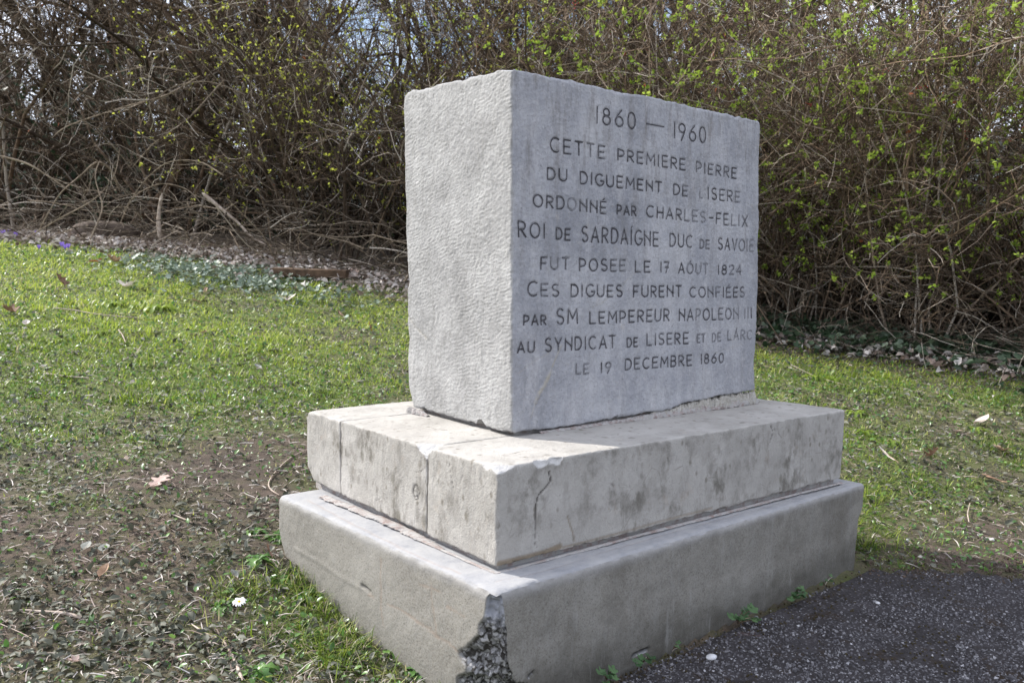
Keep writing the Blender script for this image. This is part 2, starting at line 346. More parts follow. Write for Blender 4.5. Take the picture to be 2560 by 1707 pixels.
# ------------------------------------------------------------------ stone blocks
class Block:
    """hexahedron from four bottom and four top corners (near, left, right, back), dressed as stone"""
    def __init__(s, B, T, r0=.004, rn=.004, seed=0, wav=.0008):
        n, l, r, b = [np.array(q, float) for q in B]; N, Lf, Rr, Bk = [np.array(q, float) for q in T]
        s.c = (n, l, r, b, N, Lf, Rr, Bk)
        s.L = np.array([np.linalg.norm(r - n), np.linalg.norm(l - n), np.linalg.norm(N - n)])
        s.r0, s.rn, s.seed, s.wav = r0, rn, seed, wav; s.mods = []
        s.grooves = {}
    def tri(s, q):
        u, v, w = (q / s.L).T; u = u[:, None]; v = v[:, None]; w = w[:, None]; n, l, r, b, N, Lf, Rr, Bk = s.c
        bo = (n * (1 - u) + r * u) * (1 - v) + (l * (1 - u) + b * u) * v; to = (N * (1 - u) + Rr * u) * (1 - v) + (Lf * (1 - u) + Bk * u) * v
        return bo * (1 - w) + to * w
    def face(s, px, py, f):   # image point to metric face coordinates; f 'front' 'left' 'top'
        v = FW + RT * (px - 1280) / FPX - UP * (py - 853.5) / FPX; a = b = .5; t = 1.
        def Q(a, b): return {'front': (a, 0, b), 'left': (0, a, b), 'top': (a, b, 1)}[f]
        P = lambda a, b: s.tri(np.array([Q(a, b)]) * s.L)[0]
        for _ in range(12):
            E = P(a, b) - (CAM + v * t); J = np.array([(P(a + 1e-5, b) - P(a, b)) / 1e-5, (P(a, b + 1e-5) - P(a, b)) / 1e-5, -v]).T
            d = np.linalg.solve(J, -E); a += d[0]; b += d[1]; t += d[2]
        k = {'front': (0, 2), 'left': (1, 2), 'top': (0, 1)}[f]
        return (a * s.L[k[0]], b * s.L[k[1]])
    def groove(s, f, pts, hw, dep, ch=None, val=1., px=True):
        if px: pts = [s.face(x, y, f) for x, y in pts]
        s.grooves.setdefault(f, []).append((np.array(pts, float), hw, dep, ch, val))
    def build(s, name, res, mat, fine=('front', 'left', 'top'), parent=None, label=None, knots=None, step=8):
        g = [np.linspace(0, 1, n + 1) if knots is None or knots[i] is None else np.array(knots[i]) for i, n in enumerate(res)]
        FD = {'front': (1, 0), 'left': (0, 0), 'top': (2, 1), 'back': (1, 1), 'right': (0, 1), 'bottom': (2, 0)}
        def sheet(f, st):
            ax, side = FD[f]; o = [k for k in range(3) if k != ax]
            ia = np.unique(np.r_[np.arange(0, len(g[o[0]]), st), len(g[o[0]]) - 1]); ib = np.unique(np.r_[np.arange(0, len(g[o[1]]), st), len(g[o[1]]) - 1])
            A, Bb = np.meshgrid(ia, ib, indexing='ij'); I = np.zeros((A.size, 3), np.int64); I[:, o[0]] = A.ravel(); I[:, o[1]] = Bb.ravel(); I[:, ax] = side * (len(g[ax]) - 1)
            n = np.arange(A.size).reshape(A.shape); F = np.stack([n[:-1, :-1], n[1:, :-1], n[1:, 1:], n[:-1, 1:]], -1).reshape(-1, 4)
            flip = (side == 1) == (ax == 1)
            if flip: F = F[:, ::-1]
            return I, F
        VI = []; FF = []; off = 0; weld = []
        for f in FD:
            I, F = sheet(f, 1 if f in fine else step); VI.append(I); FF.append(F + off); off += len(I); weld.append(np.full(len(I), f in fine))
        I = np.concatenate(VI); F = np.concatenate(FF); weld = np.concatenate(weld)
        key = (I[:, 0] * 4096 + I[:, 1]) * 4096 + I[:, 2]; key = np.where(weld, key, -1 - np.arange(len(I)))
        _, first, inv = np.unique(key, return_index=True, return_inverse=True); I = I[first]; F = inv.reshape(-1)[F]
        uvw = np.stack([g[k][I[:, k]] for k in range(3)], 1); q = uvw * s.L; q0 = q.copy(); sd = s.seed
        paint = np.zeros((len(q), 4)); paint[:, 3] = 1
        on = {f: I[:, FD[f][0]] == FD[f][1] * (len(g[FD[f][0]]) - 1) for f in FD}
        r = s.r0 + s.rn * np.clip(fbm(q0 * 22, 4, sd) + .25, 0, 1) * 1.6 + s.rn * 2.2 * np.clip(vn(q0 * 38, sd + 8) - .55, 0, 1)
        r = r[:, None]; cl = np.minimum(np.maximum(q, r), s.L - r); d = q - cl; dn = np.linalg.norm(d, axis=1, keepdims=True)
        nr = d / (dn + 1e-12); q = cl + nr * r
        edge = sst(.0, .3, 1 - np.abs(nr).max(1)); s.nr = nr
        disp = s.wav * fbm(q0 * 14, 3, sd + 2) + s.wav * .5 * fbm(q0 * 60, 2, sd + 4)
        q = q + nr * disp[:, None] + nr * (edge * .0012 * fbm(q0 * 110, 2, sd + 5))[:, None]
        for f, gl in s.grooves.items():
            ax, side = FD[f]; o = [k for k in range(3) if k != ax]; idx = np.nonzero(on[f])[0]; P = q0[idx][:, o]
            for (L_, hw, dep, ch, val) in gl:
                best = np.full(len(idx), 9.); lo = L_.min(0) - hw * 3; hi = L_.max(0) + hw * 3; sub = np.nonzero(((P > lo) & (P < hi)).all(1))[0]
                if not len(sub): continue
                PP = P[sub]; bb = np.full(len(sub), 9.)
                for a, b in zip(L_[:-1], L_[1:]):
                    ab = b - a; t = np.clip(((PP - a) @ ab) / (ab @ ab + 1e-12), 0, 1); bb = np.minimum(bb, np.linalg.norm(PP - a - t[:, None] * ab, axis=1))
                k = 1 - sst(hw * .35, hw * 1.1, bb); ii = idx[sub]
                q[ii] -= nr[ii] * (k * dep)[:, None]
                if ch is not None: paint[ii, ch] = np.maximum(paint[ii, ch], k * val)
        for fn in s.mods: q, paint = fn(q, q0, paint, on, nr)
        me = make_mesh(name, s.tri(q), F, attrs={'paint': paint})
        me.set_sharp_from_angle(angle=math.radians(50)) if hasattr(me, 'set_sharp_from_angle') else None
        return add(name, me, mat, parent, label=label)

def scoop(c, rad, namp, ch=2, nf=90, seed=3):
    c = np.array(c, float)
    def fn(q, q0, paint, on, nr):
        v = q - c; d = np.linalg.norm(v, axis=1); m = np.nonzero(d < rad * 1.3)[0]
        if len(m):
            rr = rad * (1 + namp * fbm(q0[m] * nf, 3, seed) + namp * .8 * vn(q0[m] * nf * .3, seed + 1)); k = d[m] < rr; mm = m[k]
            q[mm] = c + v[mm] / d[mm][:, None] * rr[k][:, None]; paint[mm, ch] = np.maximum(paint[mm, ch], .8)
        return q, paint
    return fn
def plane_cut(p, n, namp, ch=2, nf=60, seed=4, box=None):
    p = np.array(p, float); n = nrm(np.array(n, float))
    def fn(q, q0, paint, on, nr):
        s_ = (q - p) @ n; m = np.nonzero(s_ > -.004)[0]
        if box is not None: m = m[(np.abs(q0[m] - p) < np.array(box)).all(1)]
        if len(m):
            dd = s_[m] + namp * fbm(q0[m] * nf, 3, seed); k = dd > 0; mm = m[k]; q[mm] -= n * dd[k][:, None]; paint[mm, ch] = np.maximum(paint[mm, ch], np.clip(dd[k] / .002, 0, .8))
        return q, paint
    return fn

mon = thing('stone_monument', (0, 0, 0), 'grey inscribed memorial stone block standing on a two-step pale plinth', 'monument')

# --- plinth of rendered concrete
base = Block([(-.055, -.0627, -.05), (-.0572, .6322, -.05), (1.0225, -.0395, -.05), (1.0202, .6554, -.05)],
             [(-.0537, -.0638, .1945), (-.059, .6337, .1888), (1.0337, -.0491, .1882), (1.0284, .6485, .1825)], r0=.009, rn=.004, seed=31, wav=.0012)
def base_profile(q, q0, paint, on, nr):
    w = q0[:, 2] / base.L[2]; z = w * .245 - .05; nn = fbm(np.c_[q0[:, 2] * 30, q0[:, 1] * 8, q0[:, 0] * 8], 3, 44)
    e = sst(base.L[0] - .06, base.L[0], q0[:, 0]); q[:, 0] -= e * ((1 - sst(.108, .138, z + .01 * nn)) * .017 + .003 * nn - (1 - w) * .011)
    e = sst(base.L[1] - .08, base.L[1], q0[:, 1]); q[:, 1] -= e * (np.interp(z, [-.05, .03, .06, .1, .125], [.058, .05, .034, .012, 0]) + .002 * nn)
    # broken near corner showing the coarse concrete
    a = np.interp(z, [-.05, .04, .055, .10, .15, .185], [.085, .065, .034, .030, .022, .012]) * (1 + .22 * vn(np.c_[z * 60, z * 0, z * 0], 3))
    b = np.interp(z, [-.05, .0, .06, .10, .125, .15, .185], [.105, .098, .084, .074, .042, .024, .018]) * (1 + .22 * vn(np.c_[z * 50, z * 0, z * 0], 6))
    x, y = q[:, 0], q[:, 1]; s_ = 1 - (x / a + y / b); m = (s_ > 0) & (z < .19 + .004 * nn)
    g2 = 1 / a ** 2 + 1 / b ** 2; k = np.where(m, s_ / g2, 0); t = np.clip(s_ * 3, 0, 1) * m
    rough = .005 + .009 * fbm(q0 * 85, 3, 51) + .004 * vn(q0 * 190, 52)
    gl = np.sqrt(g2); x2 = x + k / a + t * rough / (a * gl); y2 = y + k / b + t * rough / (b * gl)
    q[:, 0] = np.where(m, x2, x); q[:, 1] = np.where(m, y2, y); paint[:, 1] = np.maximum(paint[:, 1], sst(.0, .12, s_) * m)
    return q, paint
base.mods.append(base_profile)
for P_ in ([(953, 1395), (952, 1435), (953, 1480), (952, 1520), (958, 1560)], [(1076, 1460), (1078, 1500), (1086, 1540), (1090, 1585)], [(1050, 1460), (1078, 1470), (1098, 1478)],
           [(968, 1510), (1000, 1522), (1050, 1555), (1090, 1590), (1120, 1605), (1158, 1640)], [(1040, 1555), (1075, 1570), (1096, 1596)], [(920, 1485), (935, 1492)], [(1116, 1515), (1160, 1540)]):
    base.groove('left', P_, .0028, .0004, 0, .75)
base.groove('left', [(735, 1370), (790, 1400), (850, 1440), (900, 1468)], .006, -.0008)
base.groove('left', [(905, 1462), (925, 1478)], .004, .003, 2, .5)
base.groove('front', [(1582, 1640), (1600, 1628), (1620, 1622)], .004, .006, 2, 1.)
base.groove('front', [(1322, 1692), (1334, 1680)], .003, .004, 2, 1.)
base.groove('top', [(1240, 1452), (1300, 1441), (1400, 1412), (1600, 1352), (1900, 1270), (2120, 1205)], .0022, .0012, 0, .35)
base.groove('top', [(770, 1250), (900, 1318), (1050, 1392), (1150, 1432)], .003, .0008, 0, .6)
kx = np.r_[np.linspace(0, .09, 50)[:-1], np.linspace(.09, 1, 290)]; ky = np.r_[np.linspace(0, .16, 60)[:-1], np.linspace(.16, 1, 170)]
base.build('plinth', (len(kx) - 1, len(ky) - 1, 80), M['base'], ('front', 'left'), mon, knots=(kx, ky, None), step=2)

# --- middle course of three limestone blocks
Z0 = .2022
SB = [np.array(q) for q in ((.0002, .0026, Z0), (.0284, .6769, Z0), (.9759, -.0175, Z0), (1.0042, .6568, Z0))]
ST = [np.array(q) for q in ((.0003, .0025, .353), (.028, .6773, .3473), (.9785, -.0197, .3555), (1.0063, .6551, .3498))]
def course(t0, t1, seed):
    def cut(C, t0, t1): n, l, r, b = C; return [n + (l - n) * t0, n + (l - n) * t1, r + (b - r) * t0, r + (b - r) * t1]
    return Block(cut(SB, t0, t1), cut(ST, t0, t1), r0=.0022, rn=.0022, seed=seed, wav=.0011)
j1, j2, gp = .288, .764, .0016
bf = course(0, j1 - gp, 61); bm = course(j1 + gp, j2 - gp, 62); bl = course(j2 + gp, 1, 63)
Lx, Ly, Lz = bf.L
bf.groove('front', [(1374, 1178), (1378, 1202), (1366, 1218), (1347, 1237), (1341, 1261), (1339, 1298)], .0016, .003, 1, 1.)
bf.groove('front', [(1339, 1298), (1340, 1330), (1337, 1352), (1341, 1368)], .001, .0015, 1, .6)
bf.groove('front', [(1928, 1066), (1933, 1080), (1930, 1092), (1926, 1104)], .0011, .002, 1, .8)
bf.groove('front', [(1928, 1064), (1945, 1082), (1955, 1095)], .0007, .001, 1, .5)
bf.groove('front', [(1420, 1290), (1432, 1330), (1437, 1352)], .0022, .0015, 0, .6)
bf.groove('front', [(1248, 1410), (1300, 1398), (1360, 1382), (1400, 1366)], .007, .0006, 0, .85)
bf.groove('front', [(1400, 1370), (1500, 1345), (1640, 1306), (1780, 1270)], .003, .0004, 0, .5)
bf.groove('front', [(1530, 1210), (1536, 1216)], .002, .0015, 1, .4)
bf.groove('left', [(1120, 1133), (1124, 1170), (1130, 1205), (1134, 1222)], .0009, .0012, 1, .5)
bf.groove('left', [(1158, 1185), (1146, 1215)], .0009, .001, 1, .4)
c0 = bf.face(1365, 1152, 'front')
bf.mods += [scoop((c0[0] - .012, -.010, Lz + .006), .019, .25, 2), scoop((c0[0] + .022, -.013, Lz + .004), .019, .22, 2), plane_cut((.02, 0, Lz - .006), (-.25, -.5, .85), .002, 2, 60, 4, (.055, .05, .03)),
            scoop((-.012, .028, Lz + .004), .0165, .2, 2), scoop((-.006, Ly + .004, Lz + .012), .026, .25, 2)]
for P_ in ([(1280, 1134), (1310, 1127), (1350, 1126)], [(1300, 1143), (1335, 1141), (1372, 1139)]): bf.groove('top', P_, .0015, .002, 0, .5)
bm.mods += [plane_cut((.0, 0.02, Lz - .012), (-.38, -.30, .80), .004, 2, 55, 9, (.09, .085, .06)), scoop((-.015, -.006, Lz + .005), .03, .2, 2)]
bm.groove('left', [(1040, 1180), (1052, 1178), (1063, 1168)], .0008, .0012, 1, .5)
bm.groove('left', [(940, 1250), (955, 1243), (968, 1246)], .0007, .001, 1, .35)
ce = bm.face(1040, 1230, 'left')
for rx, rz, x0 in ((.0105, .0125, 0), (.0075, .009, .0005)):
    an = np.linspace(0, 2 * np.pi, 18); bm.groove('left', np.c_[ce[0] + x0 + rx * np.cos(an), ce[1] + rz * np.sin(an)], .0014, .0018, 1, .65, px=False)
bm.groove('left', np.c_[ce[0] + .004 * np.cos(an[:12]), ce[1] - .003 + .005 * np.sin(an[:12])], .0011, .0012, 1, .55, px=False)
bl.mods += [plane_cut((.0, bl.L[1] - .010, .022), (-.1, .62, -.75), .003, 2, 50, 12, (.2, .07, .05)), plane_cut((0, bl.L[1] - .012, Lz - .004), (-.2, .75, .5), .002, 0, 50, 13, (.3, .05, .03))]
bf.build('plinth_block', (330, 66, 60), M['slab'], ('front', 'left', 'top'), mon, 'front limestone block of the middle course, chipped at its top corner')
bm.build('plinth_block', (110, 120, 60), M['slab'], ('left', 'top'), mon, 'middle limestone block with a chipped corner and a small ring mark', step=4)
bl.build('plinth_block', (110, 60, 60), M['slab'], ('left', 'top'), mon, 'narrow rear limestone block of the middle course', step=4)

# --- inscribed stone
TB = [(.1734, .1744, .3575), (.203, .5554, .3575), (.8987, .1538, .3735), (.9284, .5349, .3735)]
TT = [(.1658, .1808, .9952), (.1909, .5657, 1.0179), (.8895, .1616, .9988), (.9146, .5466, 1.0215)]
TB0 = [np.array(q) for q in TB]; TB0[2][2] = TB0[3][2] = .357      # the lettering was laid out on this face
stn = Block(TB0, TT, r0=.0045, rn=.0042, seed=77, wav=.0010)
SL = stn.L
def P_(pts): return [pts]
def arc(cx, cy, rx, ry, a0, a1, n=9):
    t = np.radians(np.linspace(a0, a1, n)); return [(cx + rx * math.cos(q), cy + ry * math.sin(q)) for q in t]
FONT = {
 'A': (.66, [[(0, 0), (.33, 1), (.66, 0)], [(.12, .34), (.54, .34)]]),
 'B': (.52, [[(0, 0), (0, 1), (.28, 1)] + arc(.28, .76, .2, .24, 90, -90, 6) + [(0, .52)], [(.28, .52)] + arc(.30, .26, .22, .26, 90, -90, 7) + [(0, 0)]]),
 'C': (.66, [arc(.38, .5, .38, .5, 52, 308, 14)]),
 'D': (.60, [[(0, 0), (0, 1), (.24, 1)] + arc(.24, .5, .36, .5, 90, -90, 10) + [(0, 0)]]),
 'E': (.52, [[(.52, 1), (0, 1), (0, 0), (.52, 0)], [(0, .5), (.44, .5)]]),
 'F': (.50, [[(.5, 1), (0, 1), (0, 0)], [(0, .5), (.40, .5)]]),
 'G': (.66, [arc(.38, .5, .38, .5, 50, 345, 15) + [(.74, .42), (.46, .42)]]),
 'H': (.58, [[(0, 0), (0, 1)], [(.58, 0), (.58, 1)], [(0, .5), (.58, .5)]]),
 'I': (.06, [[(.03, 0), (.03, 1)]]),
 'L': (.50, [[(0, 1), (0, 0), (.5, 0)]]),
 'M': (.76, [[(0, 0), (.05, 1), (.38, .35), (.71, 1), (.76, 0)]]),
 'N': (.60, [[(0, 0), (0, 1)], [(0, .78), (.60, .30)], [(.60, 0), (.60, 1)]]),
 'O': (.74, [arc(.37, .5, .37, .5, 90, 450, 17)]),
 'P': (.52, [[(0, 0), (0, 1), (.26, .97)] + arc(.25, .68, .27, .29, 80, -70, 7) + [(.10, .36)]]),
 'R': (.54, [[(0, 0), (0, 1), (.28, .97)] + arc(.27, .72, .25, .25, 80, -85, 7) + [(.06, .46)], [(.2, .46), (.54, 0)]]),
 'S': (.52, [arc(.26, .75, .24, .25, 40, 235, 9) + [(.30, .50)] + arc(.27, .25, .25, .25, 55, -150, 9)]),
 'T': (.58, [[(0, 1), (.58, 1)], [(.29, 1), (.29, 0)]]),
 'U': (.60, [[(0, 1), (0, .3)] + arc(.30, .30, .30, .30, 180, 360, 9) + [(.60, 1)]]),
 'V': (.62, [[(0, 1), (.31, 0), (.62, 1)]]),
 'X': (.60, [[(0, 0), (.6, 1)], [(0, 1), (.6, 0)]]),
 'Y': (.60, [[(0, 1), (.30, .48), (.60, 1)], [(.30, .48), (.30, 0)]]),
 '0': (.52, [arc(.26, .5, .26, .5, 90, 450, 15)]),
 '1': (.06, [[(.03, 0), (.03, 1)]]),
 '2': (.5, [arc(.25, .74, .24, .26, 165, -35, 8) + [(0, 0), (.5, 0)]]),
 '4': (.5, [[(.40, 0), (.40, 1), (0, .32), (.5, .32)]]),
 '6': (.52, [[(.42, 1.02), (.16, .68)] + arc(.26, .30, .26, .30, 150, 510, 14)]),
 '7': (.5, [[(0, 1), (.5, 1), (.18, 0)], [(.12, .5), (.46, .5)]]),
 '8': (.50, [arc(.25, .76, .20, .24, 270, 630, 12), arc(.25, .27, .25, .27, 90, 450, 13)]),
 '9': (.52, [arc(.26, .72, .26, .28, 10, 370, 13) + [(.46, .5), (.20, -.08)]]),
 '-': (1., [[(0, .5), (1., .5)]]),
}
WORDS = [('1860', 0.2818, 0.8912, 0.4262, 0.8927, 0.047, 0.048), ('-', 0.4714, 0.9088, 0.5416, 0.9073, 0.0149, 0.0152), ('1960', 0.5854, 0.8876, 0.726, 0.8875, 0.049, 0.0503), ('CETTE', 0.1228, 0.7907, 0.3124, 0.7915, 0.0398, 0.0353), ('PREMIERE', 0.36, 0.7929, 0.6345, 0.7908, 0.0324, 0.0344), ('PIERRE', 0.6855, 0.7896, 0.8751, 0.7863, 0.0327, 0.0343), ('DU', 0.1129, 0.7122, 0.1769, 0.7127, 0.0317, 0.0323), ('DIGUEMENT', 0.2249, 0.7106, 0.5344, 0.7112, 0.0337, 0.0316), ('DE', 0.5863, 0.7093, 0.6469, 0.708, 0.032, 0.0325), ('L', 0.7019, 0.7082, 0.7146, 0.7076, 0.0213, 0.0214), ('ISERE', 0.7403, 0.7069, 0.895, 0.7067, 0.0376, 0.0357), ('ORDONNE', 0.0676, 0.6334, 0.3181, 0.6298, 0.0328, 0.0353), ('PAR', 0.3598, 0.6311, 0.4326, 0.6304, 0.0279, 0.0289), ('CHARLES', 0.4751, 0.6312, 0.7298, 0.6274, 0.0343, 0.0355), ('-', 0.7488, 0.6296, 0.7656, 0.6295, 0.0303, 0.0304), ('FELIX', 0.7812, 0.6261, 0.9352, 0.6253, 0.036, 0.0374), ('ROI', 0.0202, 0.5473, 0.1038, 0.5472, 0.0427, 0.0393), ('DE', 0.1428, 0.5476, 0.1906, 0.5451, 0.03, 0.0309), ('SARDAIGNE', 0.2317, 0.5436, 0.5247, 0.542, 0.0445, 0.0442), ('DUC', 0.5736, 0.5434, 0.6703, 0.5429, 0.04, 0.0378), ('DE', 0.7067, 0.5422, 0.7506, 0.5417, 0.028, 0.0277), ('SAVOIE', 0.7930, 0.5416, 0.9680, 0.5398, 0.0385, 0.0402), ('FUT', 0.0917, 0.4594, 0.1866, 0.4613, 0.0334, 0.0324), ('POSEE', 0.2236, 0.4578, 0.393, 0.4606, 0.0352, 0.0334), ('LE', 0.4314, 0.4593, 0.4907, 0.4589, 0.0327, 0.0332), ('17', 0.5354, 0.4591, 0.5708, 0.4587, 0.0321, 0.0334), ('AOUT', 0.6131, 0.4584, 0.7447, 0.4569, 0.0317, 0.0333), ('1824', 0.795, 0.4572, 0.9054, 0.4573, 0.031, 0.0318), ('C', 0.0497, 0.3851, 0.0802, 0.3846, 0.0399, 0.0403), ('ES', 0.0935, 0.3846, 0.1517, 0.3835, 0.034, 0.0337), ('DIGUES', 0.1943, 0.383, 0.3811, 0.3821, 0.0341, 0.0349), ('FURENT', 0.4259, 0.381, 0.6252, 0.3821, 0.0338, 0.0351), ('CONFIEES', 0.6638, 0.3804, 0.9248, 0.3792, 0.0322, 0.0344), ('PAR', 0.0369, 0.3039, 0.1088, 0.303, 0.0268, 0.0269), ('SM', 0.1454, 0.303, 0.2171, 0.3045, 0.0446, 0.0412), ('LEMPEREUR', 0.2615, 0.3024, 0.5739, 0.3042, 0.033, 0.038), ('NAPOLEON', 0.618, 0.3033, 0.8968, 0.304, 0.0373, 0.0371), ('III', 0.9284, 0.305, 0.9639, 0.3055, 0.0357, 0.036), ('AU', 0.0178, 0.2269, 0.0699, 0.2266, 0.0291, 0.0295), ('SYNDICAT', 0.1074, 0.2271, 0.3564, 0.2262, 0.0373, 0.0365), ('DE', 0.4019, 0.2267, 0.4428, 0.2269, 0.0274, 0.0271), ('LISERE', 0.4818, 0.2283, 0.6592, 0.2272, 0.0362, 0.0352), ('ET', 0.7001, 0.2283, 0.7341, 0.2291, 0.0268, 0.0265), ('DE', 0.7703, 0.2282, 0.8119, 0.2299, 0.0273, 0.0275), ('LARC', 0.8460, 0.2314, 0.9680, 0.2292, 0.0318, 0.0328), ('LE', 0.214, 0.1545, 0.2578, 0.1535, 0.03, 0.0279), ('19', 0.3046, 0.1538, 0.3397, 0.1525, 0.0297, 0.03), ('DECEMBRE', 0.395, 0.156, 0.6754, 0.1541, 0.033, 0.0339), ('1860', 0.7188, 0.1565, 0.8255, 0.1548, 0.032, 0.0312)]
FADE = {29: '22', 3: 'x0031', 4: '00010000', 5: '211110', 6: '00', 7: '000000000', 8: '02', 9: '5', 10: '00123', 11: '0005100', 13: '0001234', 15: '02432', 19: '011', 20: '22', 21: '001345', 22: '242', 23: '00013', 26: '1246', 27: '0033', 30: '021110', 32: '11220112', 36: '004001256'.replace('9', ''), 37: '641', 39: '01000100', 41: '012111', 42: '33', 43: '44', 44: '2456', 45: '33', 46: '12', 48: '1000'}
letters = []
ACCENT = {(11, 6): (-.04, .10), (32, 5): (-.04, .10), (44, 1): (.0, .04), (26, 1): (.0, .03), (18, 5): (.0, .04)}
for wi, (t, u0, w0, u1, w1, ha, hb) in enumerate(WORDS):
    ws = [FONT[c][0] for c in t]; gap = .34; tot = sum(ws) + gap * (len(t) - 1); x = 0; W_ = (u1 - u0) * SL[0]
    for li, c in enumerate(t):
        k = W_ / tot; fx = (x + FONT[c][0] / 2) / tot; H_ = (ha + (hb - ha) * fx) * SL[2]; base_w = (w0 + (w1 - w0) * fx) * SL[2]
        jit = R.normal(0, .012, 2); slant = R.normal(0, .02); st = []
        for pl in FONT[c][1]:
            st.append(np.array([(u0 * SL[0] + (x + a) * k + b * H_ * slant, base_w + (b + jit[0] * .6) * H_ * (1 + jit[1])) for a, b in pl]))
        if (wi, li) in ACCENT:
            e0, e1 = ACCENT[(wi, li)]; mid = FONT[c][0] / 2; st.append(np.array([(u0 * SL[0] + (x + mid + a_) * k, base_w + b_ * H_) for a_, b_ in ((e0, 1.14), (e1, 1.24))]))
        fs = FADE.get(wi, ''); f = (int(fs[li]) if li < len(fs) and fs[li].isdigit() else 0) / 6.
        letters.append((c, st, f, H_)); x += FONT[c][0] + gap
for a, b in (((2105 * .408163 + 980 - 0, 0), 0),): pass
for c, st, f, H_ in letters:
    for pl in st: stn.groove('front', pl, .0025, .0017 * (1 - .3 * f), None, px=False)
stn.groove('front', [(.0597 * SL[0], .041 * SL[2]), (.0755 * SL[0], .0861 * SL[2]), (.09 * SL[0], .112 * SL[2])], .0018, -.0006, 0, .7, px=False)
stn.groove('front', [(.0755 * SL[0], .0861 * SL[2]), (.088 * SL[0], .1104 * SL[2]), (.105 * SL[0], .1304 * SL[2]), (.1212 * SL[0], .1621 * SL[2])], .0055, -.0010, 0, .95, px=False)
stn.groove('front', [(.1212 * SL[0], .1621 * SL[2]), (.1403 * SL[0], .2034 * SL[2]), (.1624 * SL[0], .2448 * SL[2])], .0028, -.0006, 0, .8, px=False)
stn.groove('front', [(.2477 * SL[0], .3429 * SL[2]), (.3011 * SL[0], .3617 * SL[2]), (.3746 * SL[0], .406 * SL[2]), (.4059 * SL[0], .4413 * SL[2]), (.4444 * SL[0], .4621 * SL[2])], .0013, .0004, 0, .6, px=False)
stn.groove('front', [(.62 * SL[0], .19 * SL[2]), (.70 * SL[0], .182 * SL[2]), (.80 * SL[0], .192 * SL[2]), (.92 * SL[0], .215 * SL[2])], .0011, .0004, 0, .4, px=False)
stn.groove('front', [(.02 * SL[0], .17 * SL[2]), (.06 * SL[0], .195 * SL[2]), (.12 * SL[0], .222 * SL[2])], .0018, .0003, 0, .4, px=False)
stn.groove('left', [(1012, 780), (1035, 815), (1065, 845)], .004, .0012, 0, .6)
def stone_shape(q, q0, paint, on, nr):
    x, y, z = q0.T; lf = on['left']
    # tooled flank: rows of shallow chisel strokes, worn unevenly
    ph = 980 * (z + .22 * y + .010 * fbm(q0 * 9, 2, 90)) + 5.5 * fbm(q0 * 34, 2, 92)
    tl = np.sin(ph) * (.5 + .5 * vn(np.c_[y * 60, z * 150, x * 0], 93)) * .00040 * sst(-.35, .3, fbm(q0 * 8, 3, 94) + .15) + .0007 * fbm(np.c_[x * 0, y * 230, z * 260], 2, 95) + .0006 * fbm(q0 * 20, 2, 89)
    mx_ = np.abs(nr[:, 0]) * (nr[:, 0] < -.5) * (q0[:, 0] < .006)
    q[:, 0] -= tl * mx_; paint[:, 1] = np.maximum(paint[:, 1], sst(.3, .9, mx_))
    # flank bulges a little and the left silhouette is scalloped
    e = sst(SL[1] - .05, SL[1], y); q[:, 1] -= e * (.004 * fbm(np.c_[z * 14, x * 4, x * 0], 3, 96) + .003 + .007 * np.exp(-((z - .26) / .012) ** 2) + .006 * np.exp(-((z - .14) / .02) ** 2) + .02 * (1 - sst(0, .07, z)) ** 2)
    e = sst(SL[0] - .04, SL[0], x); q[:, 0] -= e * (.004 * fbm(np.c_[z * 16, y * 4, x * 0], 3, 97) + .004 * np.exp(-((z - .1) / .03) ** 2) + .003)
    # the foot lifts off the bed towards the right, ragged lower edge
    lift = np.interp(x + .006 * fbm(q0 * 30, 2, 98), [0, .1, .3, .42, .47, .52, .62, .727], [0, .001, .004, .008, .017, .02, .024, .028]) * (1 - y / SL[1] * .5)
    lift += .0016 * fbm(np.c_[x * 60, y * 60, x * 0], 3, 99)
    q[:, 2] += np.maximum(lift, 0) * (1 - sst(0, .06, z))
    # crown: the top falls a little along both arrises
    tz = sst(SL[2] - .05, SL[2], z); q[:, 2] += tz * (.0025 * fbm(np.c_[x * 14, y * 14, x * 0], 3, 101) + .0015 * vn(np.c_[x * 70, y * 70, x * 0], 102))
    return q, paint
stn.mods += [stone_shape, plane_cut((0, .018, SL[2] - .003), (-.55, -.15, .95), .0025, 2, 50, 15, (.06, .06, .05)), 
             plane_cut((.03, 0, SL[2] - .002), (.05, -.45, .9), .0015, 2, 50, 16, (.06, .05, .03)), plane_cut((0, SL[1] - .012, SL[2] - .010), (-.25, .75, .75), .002, 0, 50, 17, (.08, .06, .08)),
             scoop((.0, .10, -.006), .018, .3, 1, 80, 18), plane_cut((SL[0] - .006, 0, SL[2] - .006), (.8, -.2, .6), .0015, 0, 50, 19, (.05, .05, .05))]
so = stn.build('inscribed_block', (420, 150, 370), M['stone'], ('front', 'left'), mon)

